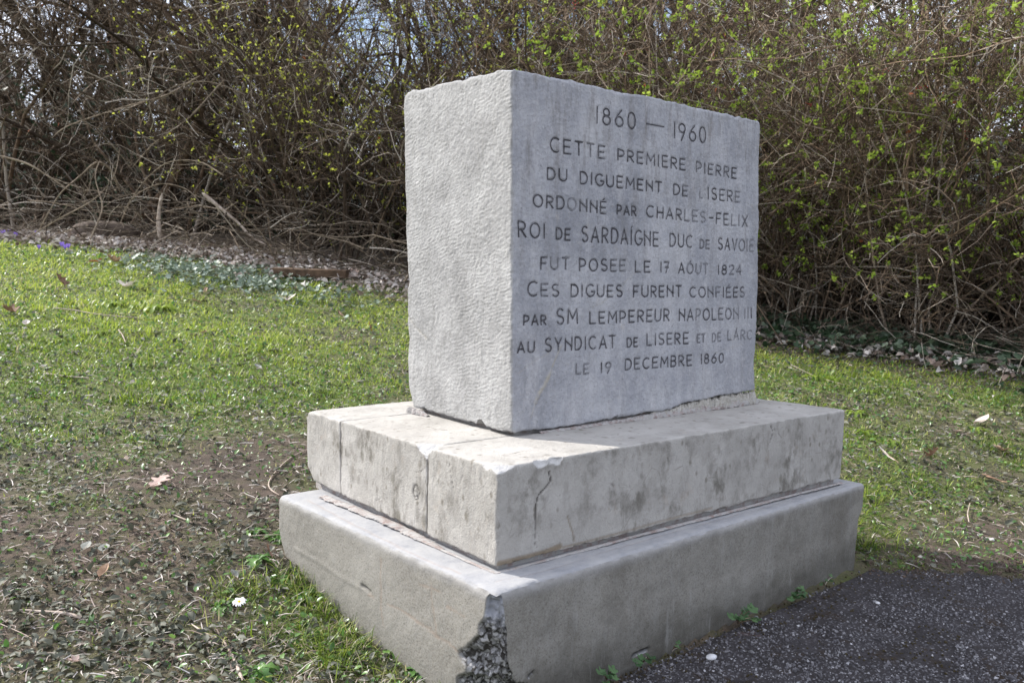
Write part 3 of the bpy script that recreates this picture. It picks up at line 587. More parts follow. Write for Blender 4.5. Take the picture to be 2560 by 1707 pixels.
def ribbon(polys, hw, depth, fade):
    V = []; F = []; A = []
    for pl in polys:
        pl = np.array(pl); n = len(pl); seg = np.diff(pl, axis=0); t = np.zeros_like(pl); t[:-1] += nrm(seg); t[1:] += nrm(seg)
        closed = np.linalg.norm(pl[0] - pl[-1]) < 1e-6
        if closed: t[0] = t[-1] = t[0] + t[-1]
        t = nrm(t); nn = np.c_[-t[:, 1], t[:, 0]]; b0 = len(V)
        cs = np.ones(n)
        for i in range(1, n - 1): cs[i] = 1 / max(.55, math.sqrt(max(.05, (1 + float(nrm(seg[i - 1]) @ nrm(seg[i]))) / 2)))
        ex = pl.copy()
        if not closed: ex[0] -= t[0] * hw * .7; ex[-1] += t[-1] * hw * .7
        wv = hw * (1 + .16 * R.normal(size=n))
        for i in range(n):
            for s_, d in ((-1, -.00015), (0, depth), (1, -.00015)):
                p = ex[i] + nn[i] * s_ * wv[i] * cs[i]; V.append((p[0], d, p[1])); A.append(fade)
        for i in range(n - 1):
            a = b0 + i * 3
            F += [(a, a + 3, a + 4, a + 1), (a + 1, a + 4, a + 5, a + 2)]
    return np.array(V), F, A
for c, st, f, H_ in letters:
    V, F, A = ribbon(st, .0011 if H_ < .026 else .00125, .0007, f)
    # follow the slight waviness of the face
    q0 = np.c_[V[:, 0], V[:, 1] * 0, V[:, 2]]
    wv = stn.wav * fbm(q0 * 14, 3, 79) + stn.wav * .5 * fbm(q0 * 60, 2, 81)
    V[:, 1] -= wv + .00012
    add('letter', make_mesh('letter', stn.tri(V), F, attrs={'fade': A}, smooth=False), M['letter'], so)

# mortar beds
def bead(name, pts, wd, hh, seed, label=None, mat=None, n=420):
    pts = np.array(pts, float); s_ = np.r_[0, np.cumsum(np.linalg.norm(np.diff(pts, axis=0), axis=1))]; u = np.linspace(0, s_[-1], n)
    C_ = np.stack([np.interp(u, s_, pts[:, k]) for k in range(3)], 1); wd = np.interp(u, s_, wd); hh = np.interp(u, s_, hh)
    t = nrm(np.gradient(C_, axis=0)); side = np.c_[t[:, 1], -t[:, 0], t[:, 0] * 0]; V = []; K = 9
    for k, a in enumerate(np.linspace(0, np.pi, K)):
        o = C_ + side * (np.cos(a) * wd)[:, None] * .5; o[:, 2] += np.sin(a) * hh; q = fbm(np.c_[u * 120, np.full(n, a * 3), u * 0], 3, seed)
        q = fbm(np.c_[u * 55, np.full(n, a * 1.5), u * 0], 3, seed); q2 = fbm(np.c_[u * 420, np.full(n, a * 6), u * 0], 2, seed + 3); o += side * ((q * .22 + q2 * .14) * wd)[:, None]; o[:, 2] += (q * .2 + q2 * .35) * hh; V.append(o)
    V = np.stack(V, 1).reshape(-1, 3); i = np.arange(n - 1)[:, None] * K; j = np.arange(K - 1)[None]
    F = np.stack([i + j, i + j + 1, i + K + j + 1, i + K + j], -1).reshape(-1, 4)
    return add(name, make_mesh(name, V, F), mat or M['mortar'], mon, label=label)
zb = .1935
bead('mortar_joint', [(.004, .56, zb - .002), (.010, .3, zb), (.004, .21, zb), (.0, .14, zb)], [.020, .024, .022, .008], [.0022, .0034, .003, .0012], 5, 'pink and white mortar bead under the left side of the middle course')
bead('mortar_joint', [(-.003, .2, zb + .0005), (-.002, .0, zb + .0005), (.3, -.0045, zb), (.7, -.013, zb - .001), (.975, -.02, zb - .002)], [.006, .007, .012, .012, .008], [.0015, .0015, .002, .002, .0015], 6)
bead('mortar_joint', [(.24, .178, .352), (.45, .172, .3525), (.56, .1665, .353), (.9, .158, .354)], [.012, .014, .02, .016], [.004, .006, .010, .014], 7, 'rough mortar packed under the raised right end of the inscribed block')
bead('mortar_joint', [(.54, .1715, .353), (.66, .168, .353), (.76, .165, .353), (.893, .159, .354)], [.012, .018, .022, .016], [.010, .021, .026, .030], 8, None, mat_plain('sandy_mortar', (.30, .28, .24), (.46, .44, .40), 160, .95, 0, .9))
bead('mortar_joint', [(.19, .53, .349), (.19, .48, .3495), (.186, .455, .35)], [.02, .016, .008], [.012, .008, .003], 9)
# packing under the stone so that no light passes
def prism(name, B, z0, z1, mat, parent):
    B = np.array(B, float); n = len(B); V = np.r_[np.c_[B, np.full(n, z0)], np.c_[B, np.full(n, z1)]]
    F = [(i, (i + 1) % n, n + (i + 1) % n, n + i) for i in range(n)] + [(n, n + 1, n + 2, n + 3), (3, 2, 1, 0)]
    return add(name, make_mesh(name, V, F, smooth=False), mat, parent)
prism('bedding', [(.195, .192), (.88, .172), (.905, .52), (.22, .535)], .350, .376, M['mortar'], mon)
prism('bedding', [(.012, .012), (.965, -.006), (.99, .645), (.04, .66)], .184, .204, M['mortar'], mon)

# ------------------------------------------------------------------ foliage tools
def stamp(tv, tf, pos, rot, scl, attrs):
    """copies of one small template, rot (N,3,3); attrs per copy"""
    n = len(pos); V = np.einsum('nij,kj->nki', rot, tv) * (scl[:, None, None] if np.ndim(scl) == 1 else scl[:, None, :]) + pos[:, None, :]
    k = len(tv); F = (np.asarray(tf)[None] + (np.arange(n) * k)[:, None, None]).reshape(-1, np.asarray(tf).shape[1])
    return V.reshape(-1, 3), F, {a: np.repeat(v, k, axis=0) for a, v in attrs.items()}
def frames(d, rng, spin=None):
    """rotation whose local +Y points along d"""
    d = nrm(d); r = rng.normal(size=d.shape) if spin is None else spin; x = nrm(np.cross(d, r)); z = np.cross(x, d)
    return np.stack([x, d, z], -1)
def joinm(parts):
    V = []; F4 = []; F3 = []; A = {}; off = 0
    for v, f, a in parts:
        V.append(v); (F4 if f.shape[1] == 4 else F3).append(f + off); off += len(v)
        for k, x in a.items(): A.setdefault(k, []).append(x)
    return np.concatenate(V), (np.concatenate(F4) if F4 else None), (np.concatenate(F3) if F3 else None), {k: np.concatenate(x) for k, x in A.items()}
def tubes(P, Rd, sides=3, rnd=None):
    N, K, _ = P.shape; t = np.gradient(P, axis=1); t = nrm(t); ref = nrm(np.broadcast_to(np.array([.31, .17, .93]), t.shape) + 0 * t)
    ref = np.where(np.abs((t * ref).sum(-1, keepdims=True)) > .96, np.array([1., 0, 0]), ref); x = nrm(np.cross(t, ref)); y = np.cross(t, x)
    an = np.arange(sides) * 2 * np.pi / sides; V = P[:, :, None] + Rd[:, :, None, None] * (x[:, :, None] * np.cos(an)[:, None] + y[:, :, None] * np.sin(an)[:, None])
    b = (np.arange(N) * K * sides)[:, None, None]; i = (np.arange(K - 1) * sides)[None, :, None]; j = np.arange(sides)[None, None]; jn = (j + 1) % sides
    F = np.stack([b + i + j, b + i + jn, b + i + sides + jn, b + i + sides + j], -1).reshape(-1, 4)
    r = np.repeat(rnd if rnd is not None else np.zeros(N), K * sides)
    return V.reshape(-1, 3), F, {'rnd': r}
def grow(P, Rd, n, K, length, ang, ratio, trop, wander, rng, t0=.15, t1=1., minr=.0, taper=.35):
    N, k, _ = P.shape; par = np.repeat(np.arange(N), n); t = rng.uniform(t0, t1, len(par)); ft = t * (k - 1); i = np.minimum(ft.astype(int), k - 2); fr = (ft - i)[:, None]
    st = P[par, i] * (1 - fr) + P[par, i + 1] * fr; tg = nrm(P[par, i + 1] - P[par, i]); r0 = (Rd[par, i] * (1 - fr[:, 0]) + Rd[par, i + 1] * fr[:, 0]) * rng.uniform(ratio[0], ratio[1], len(par))
    r0 = np.maximum(r0, minr); pe = nrm(np.cross(tg, rng.normal(size=tg.shape))); a = np.radians(rng.uniform(ang[0], ang[1], len(par)))[:, None]
    d = tg * np.cos(a) + pe * np.sin(a); ln = rng.uniform(length[0], length[1], len(par)) * (1.15 - .5 * t); sl = (ln / (K - 1))[:, None]
    out = [st]; tv = np.array([0, 0, 1.]) * trop
    for q in range(K - 1):
        d = nrm(d + rng.normal(size=d.shape) * wander + tv); out.append(out[-1] + d * sl)
    Q = np.stack(out, 1); RR = r0[:, None] * np.linspace(1, taper, K)[None]
    return Q, np.maximum(RR, minr * .6)
def tips(P): return P[:, -1], nrm(P[:, -1] - P[:, -2])

LEAF = (np.array([(0, 0, 0), (-.28, .35, .10), (0, .42, 0), (.28, .35, .10), (-.2, .75, .06), (0, .8, -.04), (.2, .75, .06), (0, 1, -.12)]),
        np.array([(0, 2, 1, 1), (0, 3, 2, 2), (1, 2, 5, 4), (2, 3, 6, 5), (4, 5, 7, 7), (5, 6, 7, 7)]))
def tri_faces(f): 
    out = []
    for q in f:
        if q[2] == q[3]: out.append(q[:3])
        else: out += [(q[0], q[1], q[2]), (q[0], q[2], q[3])]
    return np.array(out)
LEAF_T = (LEAF[0], tri_faces(LEAF[1]))
LEAF_S = (np.array([(0, 0, 0), (-.3, .5, .1), (.3, .5, .1), (0, 1, -.06)]), np.array([(0, 2, 1), (1, 2, 3)]))
_o = np.array([(1, 0, 0), (-1, 0, 0), (0, 1, 0), (0, -1, 0), (0, 0, 1), (0, 0, -1)], float)
OCTA = (_o, np.array([(0, 2, 4), (2, 1, 4), (1, 3, 4), (3, 0, 4), (2, 0, 5), (1, 2, 5), (3, 1, 5), (0, 3, 5)]))

M['grass'] = mat_leafy('grass_blades', [(0, (.05, .08, .016)), (.35, (.13, .205, .026)), (.62, (.34, .44, .05)), (.80, (.44, .50, .10)), (1, (.42, .36, .24))], .48, .42, .45, 30, .15)
M['dusty'] = mat_leafy('dusty_leaves', [(0, (0.0569, 0.0616, 0.0416)), (.4, (0.114, 0.12, 0.0865)), (.7, (0.167, 0.171, 0.131)), (1, (0.243, 0.24, 0.194))], .15, .62, .4, 90, .3)
M['weed'] = mat_leafy('weed_leaves', [(0, (0.049, 0.126, 0.0308)), (.5, (0.105, 0.231, 0.049)), (1, (0.196, 0.336, 0.084))], .38, .34, .6, 60, .2)
M['ivy'] = mat_leafy('ivy_leaves', [(0, (0.0208, 0.0468, 0.0208)), (.6, (0.0416, 0.078, 0.0364)), (1, (0.135, 0.177, 0.125))], .12, .48, .45, 50, .25)
M['sunivy'] = mat_leafy('pale_ivy_leaves', [(0, (.10, .15, .10)), (1, (.34, .41, .33))], .15, .5, .45, 50, .25)  # ivy green lightened, painting sun and gloss into the leaf colour
M['litter'] = mat_leafy('dry_leaves', [(0, (.10, .07, .055)), (.35, (.26, .20, .165)), (.65, (.46, .40, .36)), (1, (.70, .66, .62))], .15, .8, .2, 40, .3)
M['bud'] = mat_leafy('spring_buds', [(0, (0.287, 0.322, 0.0345)), (.5, (0.46, 0.483, 0.069)), (1, (0.575, 0.632, 0.138))], .5, .55, .3, 60, .1)
M['newleaf'] = mat_leafy('fresh_leaves', [(0, (0.187, 0.3, 0.0375)), (.5, (0.359, 0.5, 0.0625)), (1, (0.546, 0.65, 0.125))], .5, .5, .3, 60, .1)
M['redb'] = mat_plain('red_berry', (.42, .05, .03), (.28, .03, .02), 60, .4)
M['rust'] = mat_leafy('rusty_leaves', [(0, (0.2, 0.06, 0.03)), (1, (0.45, 0.16, 0.08))], .3, .7, .2, 40, .2)
M['bark1'] = mat_bark('grey_brown_bark', (0.131, 0.0897, 0.0576), (0.31, 0.222, 0.149))
M['bark2'] = mat_bark('pale_twig_bark', (0.172, 0.132, 0.0936), (0.387, 0.312, 0.234), .1)
M['bark3'] = mat_bark('dark_bark', (0.0672, 0.0436, 0.0277), (0.169, 0.111, 0.0677), .35)  # darkened further to paint shade into the back of the thicket
M['bark4'] = mat_bark('tan_cane_bark', (0.216, 0.147, 0.0986), (0.447, 0.321, 0.221), .1)
M['deadwood'] = mat_plain('bleached_wood', (.26, .20, .155), (.52, .44, .37), 30, .9)

# ------------------------------------------------------------------ shrubs
def shrub(name, label, cat, group, seed, h, stems, spread, trop, nb, nt_, ntt, bark, bark_t, leaf=None, nleaf=0, lsize=.02, per=5, berries=0, rust=0, lean=(0, 0), tangle=0, thick=.012, wander=.13, bl=(.5, 1.1), tl=(.22, .5), arch=-.0, minr=.0016, leafmin=.3):
    rng = np.random.default_rng(seed); root = thing(name, (0, 0, 0), label, cat, group)
    a = rng.uniform(0, 2 * np.pi, stems); b = rng.uniform(.12, 1, stems) * spread
    d = np.c_[np.cos(a) * b + lean[0], np.sin(a) * b + lean[1], np.ones(stems)]; pos = np.c_[np.cos(a) * .12 * rng.uniform(.2, 1.8, stems), np.sin(a) * .12 * rng.uniform(.2, 1.8, stems), np.full(stems, -.06)]
    K = 9; P = [pos]; d = nrm(d); sl = (h * rng.uniform(.75, 1.12, stems) / (K - 1))[:, None]
    for q in range(K - 1):
        d = nrm(d + rng.normal(size=d.shape) * wander + np.array([0, 0, trop + arch * q])); P.append(P[-1] + d * sl)
    P = np.stack(P, 1); Rs = (thick * rng.uniform(.6, 1.25, stems))[:, None] * np.linspace(1, .28, K)[None]
    B, RB = grow(P, Rs, nb, 6, bl, (18, 62), (.40, .70), .03 + arch * .6, wander * 1.25, rng, .12, 1, minr * 1.5)
    T, RT_ = grow(B, RB, nt_, 5, tl, (18, 70), (.45, .75), .03 + arch * .6, wander * 1.7, rng, .15, 1, minr)
    rs = rng.uniform(0, 1, 9999)
    add('stems', make_mesh(name + '_stems', *_m(joinm([tubes(P, Rs, 6, rs[:len(P)]), tubes(B, RB, 4, rng.uniform(0, 1, len(B)))]))), bark, root)
    parts = [tubes(T, RT_, 3, rng.uniform(0, 1, len(T)))]; TT = T
    if ntt:
        TT, RR = grow(T, RT_, ntt, 3, (tl[0] * .3, tl[1] * .55), (20, 75), (.6, .9), .02, wander * 2, rng, .2, 1, minr * .8); parts.append(tubes(TT, RR, 3, rng.uniform(0, 1, len(TT))))
    if tangle:
        Z, RZ = grow(B, RB, tangle, 4, (.10, .36), (25, 155), (.35, .6), .0, .30, rng, .05, 1, minr * .75, .5); parts.append(tubes(Z, RZ, 3, rng.uniform(0, 1, len(Z)))); TT = np.concatenate([TT, Z[:, [0, 2, 3]] if TT.shape[1] == 3 else Z]) if TT.shape[1] in (3, 4) else TT
    add('twigs', make_mesh(name + '_twigs', *_m(joinm(parts))), bark_t, root, kind='stuff')
    if nleaf:
        tp, td = tips(TT); ok = np.nonzero(tp[:, 2] > leafmin)[0]; pick = rng.choice(ok, min(nleaf, len(ok)), replace=False); c = np.repeat(tp[pick], per, 0) + rng.normal(size=(len(pick) * per, 3)) * lsize * .35
        dd = nrm(np.repeat(td[pick], per, 0) * .9 + rng.normal(size=c.shape) * .85 + [0, 0, .35]); sc = lsize * rng.uniform(.6, 1.35, len(c))
        add('leaves', make_mesh(name + '_leaves', *_m(joinm([stamp(*(LEAF_T if lsize > .017 else LEAF_S), c, frames(dd, rng), sc, {'rnd': rng.uniform(0, 1, len(c))})]))), leaf, root, kind='stuff')
    if berries:
        tp, td = tips(TT); ok = np.nonzero(tp[:, 2] > h * .4)[0]; pick = rng.choice(ok, berries, replace=False); c = np.repeat(tp[pick], 6, 0) + rng.normal(size=(berries * 6, 3)) * .011
        add('berries', make_mesh(name + '_berries', *_m(joinm([stamp(*OCTA, c, frames(rng.normal(size=c.shape), rng), np.full(len(c), .0045), {'rnd': rng.uniform(0, 1, len(c))})]))), M['redb'], root, kind='stuff')
    if rust:
        tp, td = tips(TT); pick = rng.choice(len(tp), rust, replace=False); c = tp[pick]; dd = nrm(rng.normal(size=c.shape) + [0, 0, -.8])
        add('dead_leaves', make_mesh(name + '_dead', *_m(joinm([stamp(*LEAF_T, c, frames(dd, rng), rng.uniform(.015, .035, len(c)), {'rnd': rng.uniform(0, 1, len(c))})]))), M['rust'], root, kind='stuff')
    return root
def _m(j): return j[0], j[1], j[2], j[3]
def setp(o, lat, D, rz=0, s=1., dz=0.):
    q = LD(lat, D); o.location = (q[0], q[1], h1(q[0], q[1]) + dz); o.rotation_euler = (0, 0, rz); o.scale = (s, s, s); return o

G_BARE = 'bare shrubs in the left part of the thicket'; G_BUD = 'budding shrubs beside the lawn'; G_GREEN = 'leafing hedge shrubs on the right'; G_TREE = 'bare small trees at the back of the thicket'
protoA = shrub('bare_shrub', 'tall bare grey shrub arching down over the brush at the far left', 'shrub', G_BARE, 11, 3.3, 9, .95, .02, 9, 7, 3, M['bark3'], M['bark1'], None, 0, arch=-.018, tangle=8, thick=.018, wander=.15, rust=14, bl=(.6, 1.3), tl=(.25, .6), minr=.0019)
protoB = shrub('budding_shrub', 'twiggy shrub dotted with small yellow buds just left of the stone', 'shrub', G_BUD, 12, 2.5, 13, .8, .04, 9, 6, 2, M['bark1'], M['bark1'], M['bud'], 850, .019, 3, tangle=7, rust=26, thick=.011, wander=.2, bl=(.45, .95), tl=(.18, .42), minr=.0021, leafmin=.1)
protoC = shrub('hedge_shrub', 'dense hedge shrub with fresh green leaf tufts right of the stone', 'shrub', G_GREEN, 13, 2.5, 24, .62, .03, 10, 5, 2, M['bark4'], M['bark4'], M['newleaf'], 1050, .0185, 8, tangle=11, berries=14, rust=30, thick=.0065, wander=.2, bl=(.4, .9), tl=(.16, .4), arch=-.008, minr=.0021, leafmin=.25)
protoD = shrub('bare_tree', 'bare crooked tree rising behind the thicket at the left', 'tree', G_TREE, 14, 6.0, 4, .5, .06, 15, 11, 4, M['bark3'], M['bark1'], M['bud'], 60, .02, 3, thick=.055, wander=.19, bl=(.9, 2.0), tl=(.4, .9), minr=.0026, rust=20)

def place(proto, rows, first_label=True):
    for i, (lat, D, s, lab) in enumerate(rows):
        o = proto if i == 0 else copy_tree(proto)
        setp(o, lat, D, R.uniform(0, 6.28), s); 
        if lab: o['label'] = lab
place(protoA, [(-4.8, 8.3, 1.15, 'bare grey shrub arching over the lawn edge at the far left'),
               (-2.9, 7.3, 1.0, 'bare shrub with pale drooping branches above the brush pile'),
               (-3.7, 9.0, 1.25, 'bare shrub behind the far left lawn corner, tall and dark'),
               (-2.2, 8.0, 1.15, 'bare shrub second row, behind the brush pile'),
               (-6.8, 9.9, 1.2, 'leftmost bare shrub, mostly outside the picture edge'),
               (-1.7, 7.0, .72, 'low sprawling bare shrub between the brush pile and the yellow budded shrubs')])
place(protoB, [(-1.25, 6.2, 1.0, 'twiggy yellow budded shrub behind the plank on the grass edge'),
               (-.65, 5.95, .95, 'budded shrub touching the left edge of the stone in the picture'),
               (-1.75, 6.75, 1.05, 'leftmost yellow budded shrub, above the ivy patch'),
               (-.9, 7.3, 1.15, 'tall budded shrub in the second row left of the stone'),
               (-.15, 5.9, .95, 'budded shrub hidden mostly behind the inscribed stone'),
               (.3, 5.75, 1.0, 'budded shrub rising above the middle of the stone'),
               ])
place(protoC, [(1.15, 5.35, .95, 'green tufted hedge shrub against the right edge of the stone'),
               (1.75, 5.0, 1.0, 'green tufted hedge shrub second from the stone on the right'),
               (2.25, 4.65, 1.0, 'green tufted hedge shrub third from the stone, before the right edge'),
               (2.75, 4.3, 1.0, 'rightmost green tufted hedge shrub, cut by the picture edge'),
               (2.4, 5.6, 1.2, 'taller green hedge shrub in the second row, middle right'),
               (3.3, 5.1, 1.2, 'taller green hedge shrub in the second row, far right'),
               (3.4, 3.9, 1.0, 'green hedge shrub outside the right edge'),])
place(protoD, [(-3.3, 10.2, 1.0, 'bare crooked tree left of the thicker trunk at upper left'), (-1.55, 8.0, .8, 'tree with the dark leaning trunk at the upper left of the stone'), (-.6, 9.2, .95, 'bare tree standing behind the left edge of the stone'),
               (.6, 8.6, .95, 'bare tree behind the stone top, thin forked limbs'), (1.9, 9.0, 1.0, 'bare tree behind the right hand hedge'), (-5.3, 10.5, 1.05, 'bare tree near the upper left picture corner'),
               (1.15, 7.5, .72, 'young bare tree just behind the top right corner of the stone'), (-.15, 7.9, .75, 'young bare tree just behind the top left corner of the stone'), (2.7, 7.2, .72, 'young bare tree close behind the right hand hedge'),
               (3.6, 8.2, 1.05, 'bare tree behind the hedge at the far right'), (-2.3, 11.8, 1.1, 'distant bare tree seen between left branches'), (.2, 11.4, 1.1, 'distant bare tree above the stone'), (2.9, 11.5, 1.1, 'distant bare tree above the right hedge'), (-7., 13, 1.2, 'farthest bare tree at the left'), (-4.4, 13.5, 1.2, 'far bare tree at the left behind others')])

# dense dark undergrowth added to close the thicket and paint shade inside it
def undergrowth():
    rng = np.random.default_rng(5); n = 6500; lat = rng.uniform(-9, 7, n); D = hedge_D(lat) + 1.2 + rng.exponential(1.6, n) + .4 * (lat < -1)
    q = CAM[:2] + FH * D[:, None] + RH * lat[:, None]; z = height(q, False); P = np.c_[q, z]
    top = 1.5 + .6 * vn(np.c_[lat * .9, D * .5, D * 0], 3); K = 6; d = nrm(np.c_[rng.normal(size=(n, 2)) * .55, np.ones(n)]); sl = (rng.uniform(.3, 1.2, n) * top / (K - 1))[:, None]; o = [P]
    for k in range(K - 1): d = nrm(d + rng.normal(size=d.shape) * .22); o.append(o[-1] + d * sl)
    T = np.stack(o, 1); Rd = rng.uniform(.003, .009, n)[:, None] * np.linspace(1, .4, K)
    add('undergrowth', make_mesh('undergrowth', *_m(joinm([tubes(T, Rd, 3, rng.uniform(0, 1, n))]))), M['bark3'], kind='stuff', label='tangle of stems added deep inside the thicket, coloured dark as shade')
    n = 17000; lat = rng.uniform(-9, 7, n); D = hedge_D(lat) + 1.4 + rng.exponential(1.8, n)
    q = CAM[:2] + FH * D[:, None] + RH * lat[:, None]; z = height(q, False) + rng.uniform(0, 1, n) ** 1.2 * (1.55 + .6 * vn(np.c_[lat * .8, D * .4, D * 0], 8))
    d = nrm(rng.normal(size=(n, 3))); add('shade_ivy', make_mesh('shade_ivy', *_m(joinm([stamp(*LEAF_S, np.c_[q, z], frames(d, rng), rng.uniform(.05, .10, n), {'rnd': rng.uniform(0, .5, n)})]))), M['ivy'], kind='stuff', label='ivy added inside the thicket, coloured dark as shade')
undergrowth()

# ------------------------------------------------------------------ lawn
BX0, BX1, BY0, BY1 = -.066, 1.04, -.062, .64
def inside_base(q, pad=0): return (q[:, 0] > BX0 - pad) & (q[:, 0] < BX1 + pad) & (q[:, 1] > BY0 - pad) & (q[:, 1] < BY1 + pad)
def lush(q):
    D = depth(q); lat = lateral(q); n = fbm(np.c_[q * 2.2, q[:, :1] * 0], 3, 40); n2 = fbm(np.c_[q * 7, q[:, :1] * 0], 2, 41)
    left = .10 + .88 * sst(1.9, 3.0, D + .65 * n + .5 * n2 + .15 * (lat < -.9)); right = .56 + .38 * n + .5 * n2 + .25 * sst(2.6, 3.4, D)
    v = np.where(q[:, 0] > .75, right, left)
    strip = np.exp(-((q[:, 0] + .10) / .13) ** 2) * (q[:, 0] < 0) * sst(.62, .42, q[:, 1]); v = np.maximum(v, strip * .62 + .2 * n2)
    v = np.maximum(v, .85 * np.exp(-(((q[:, 0] - 1.12) / .10) ** 2 + ((q[:, 1] - .05) / .12) ** 2)))
    v = v + .35 * np.clip(n2 - .1, 0, 1)
    return np.clip(v, 0, 1)
PB = at(690, 1130)[:2]; PB2 = at(590, 1190)[:2]; PB3 = at(2480, 1330)[:2]; PB5 = at(430, 1190)[:2]; PB6 = at(60, 1330)[:2]; PB4 = at(2300, 1345)[:2]
def bare(q):
    g = lambda c, r: np.exp(-((q - c) ** 2).sum(1) / r ** 2)
    b = np.maximum.reduce([g(PB, .24), g(PB2, .20) * .9, g(PB5, .20) * .75, g(PB6, .22) * .65, g(PB3, .13), g(PB4, .12) * .8]); b = np.maximum(b, sst(1.08, 1.2, q[:, 0]) * sst(.36, .14, q[:, 1] - np.interp(q[:, 0], [1.0, 1.25, 1.6, 2.2, 4], [-.055, -.27, -.50, -.8, -1.3]) + .03 * fbm(np.c_[q * 14, q[:, :1] * 0], 2, 49)))
    return np.clip(b + .4 * np.clip(fbm(np.c_[q * 5, q[:, :1] * 0], 3, 47) - .1, 0, 1) * sst(3, 2, depth(q)), 0, 1)
build_ground()
def field(n, D0, D1, expo, half, rng, hedge=.35):
    """n points in front of the plinth, thinning out with distance"""
    u = rng.uniform(0, 1, n); k = 2 - expo
    D = (D0 ** k + u * (D1 ** k - D0 ** k)) ** (1 / k) if abs(k) > 1e-6 else D0 * (D1 / D0) ** u
    lat = D * np.tan(np.radians(half)) * rng.uniform(-1, 1, n); q = CAM[:2] + FH * D[:, None] + RH * lat[:, None]
    ok = ~inside_base(q, .0) & ~on_asphalt(q, .012) & (D < hedge_D(lat) + hedge); return q[ok]
BL = {}
def blades(q, hgt, wid, lean, tone, rng, K=3):
    n = len(q); z = height(q); a = rng.uniform(0, 2 * np.pi, n); d = nrm(np.c_[np.cos(a) * lean, np.sin(a) * lean, np.ones(n)]); P = [np.c_[q, z - .003]]; side = np.c_[-np.sin(a), np.cos(a), np.zeros(n)]
    sl = (hgt / K)[:, None]
    for k in range(K): P.append(P[-1] + d * sl); d = nrm(d + np.c_[np.cos(a), np.sin(a), -np.ones(n) * .35] * (lean * .55)[:, None] + rng.normal(size=d.shape) * .1)
    V = []
    for k in range(K): s_ = side * (wid * (1, .85, .55, .3)[k] * .5)[:, None]; V += [P[k] - s_, P[k] + s_]
    V.append(P[K]); V = np.stack(V, 1); m = 2 * K + 1; F = []
    for k in range(K - 1): F += [(2 * k, 2 * k + 1, 2 * k + 3), (2 * k, 2 * k + 3, 2 * k + 2)]
    F.append((2 * K - 2, 2 * K - 1, 2 * K)); F = (np.array(F)[None] + (np.arange(n) * m)[:, None, None]).reshape(-1, 3)
    return V.reshape(-1, 3), F, {'rnd': np.repeat(tone, m)}
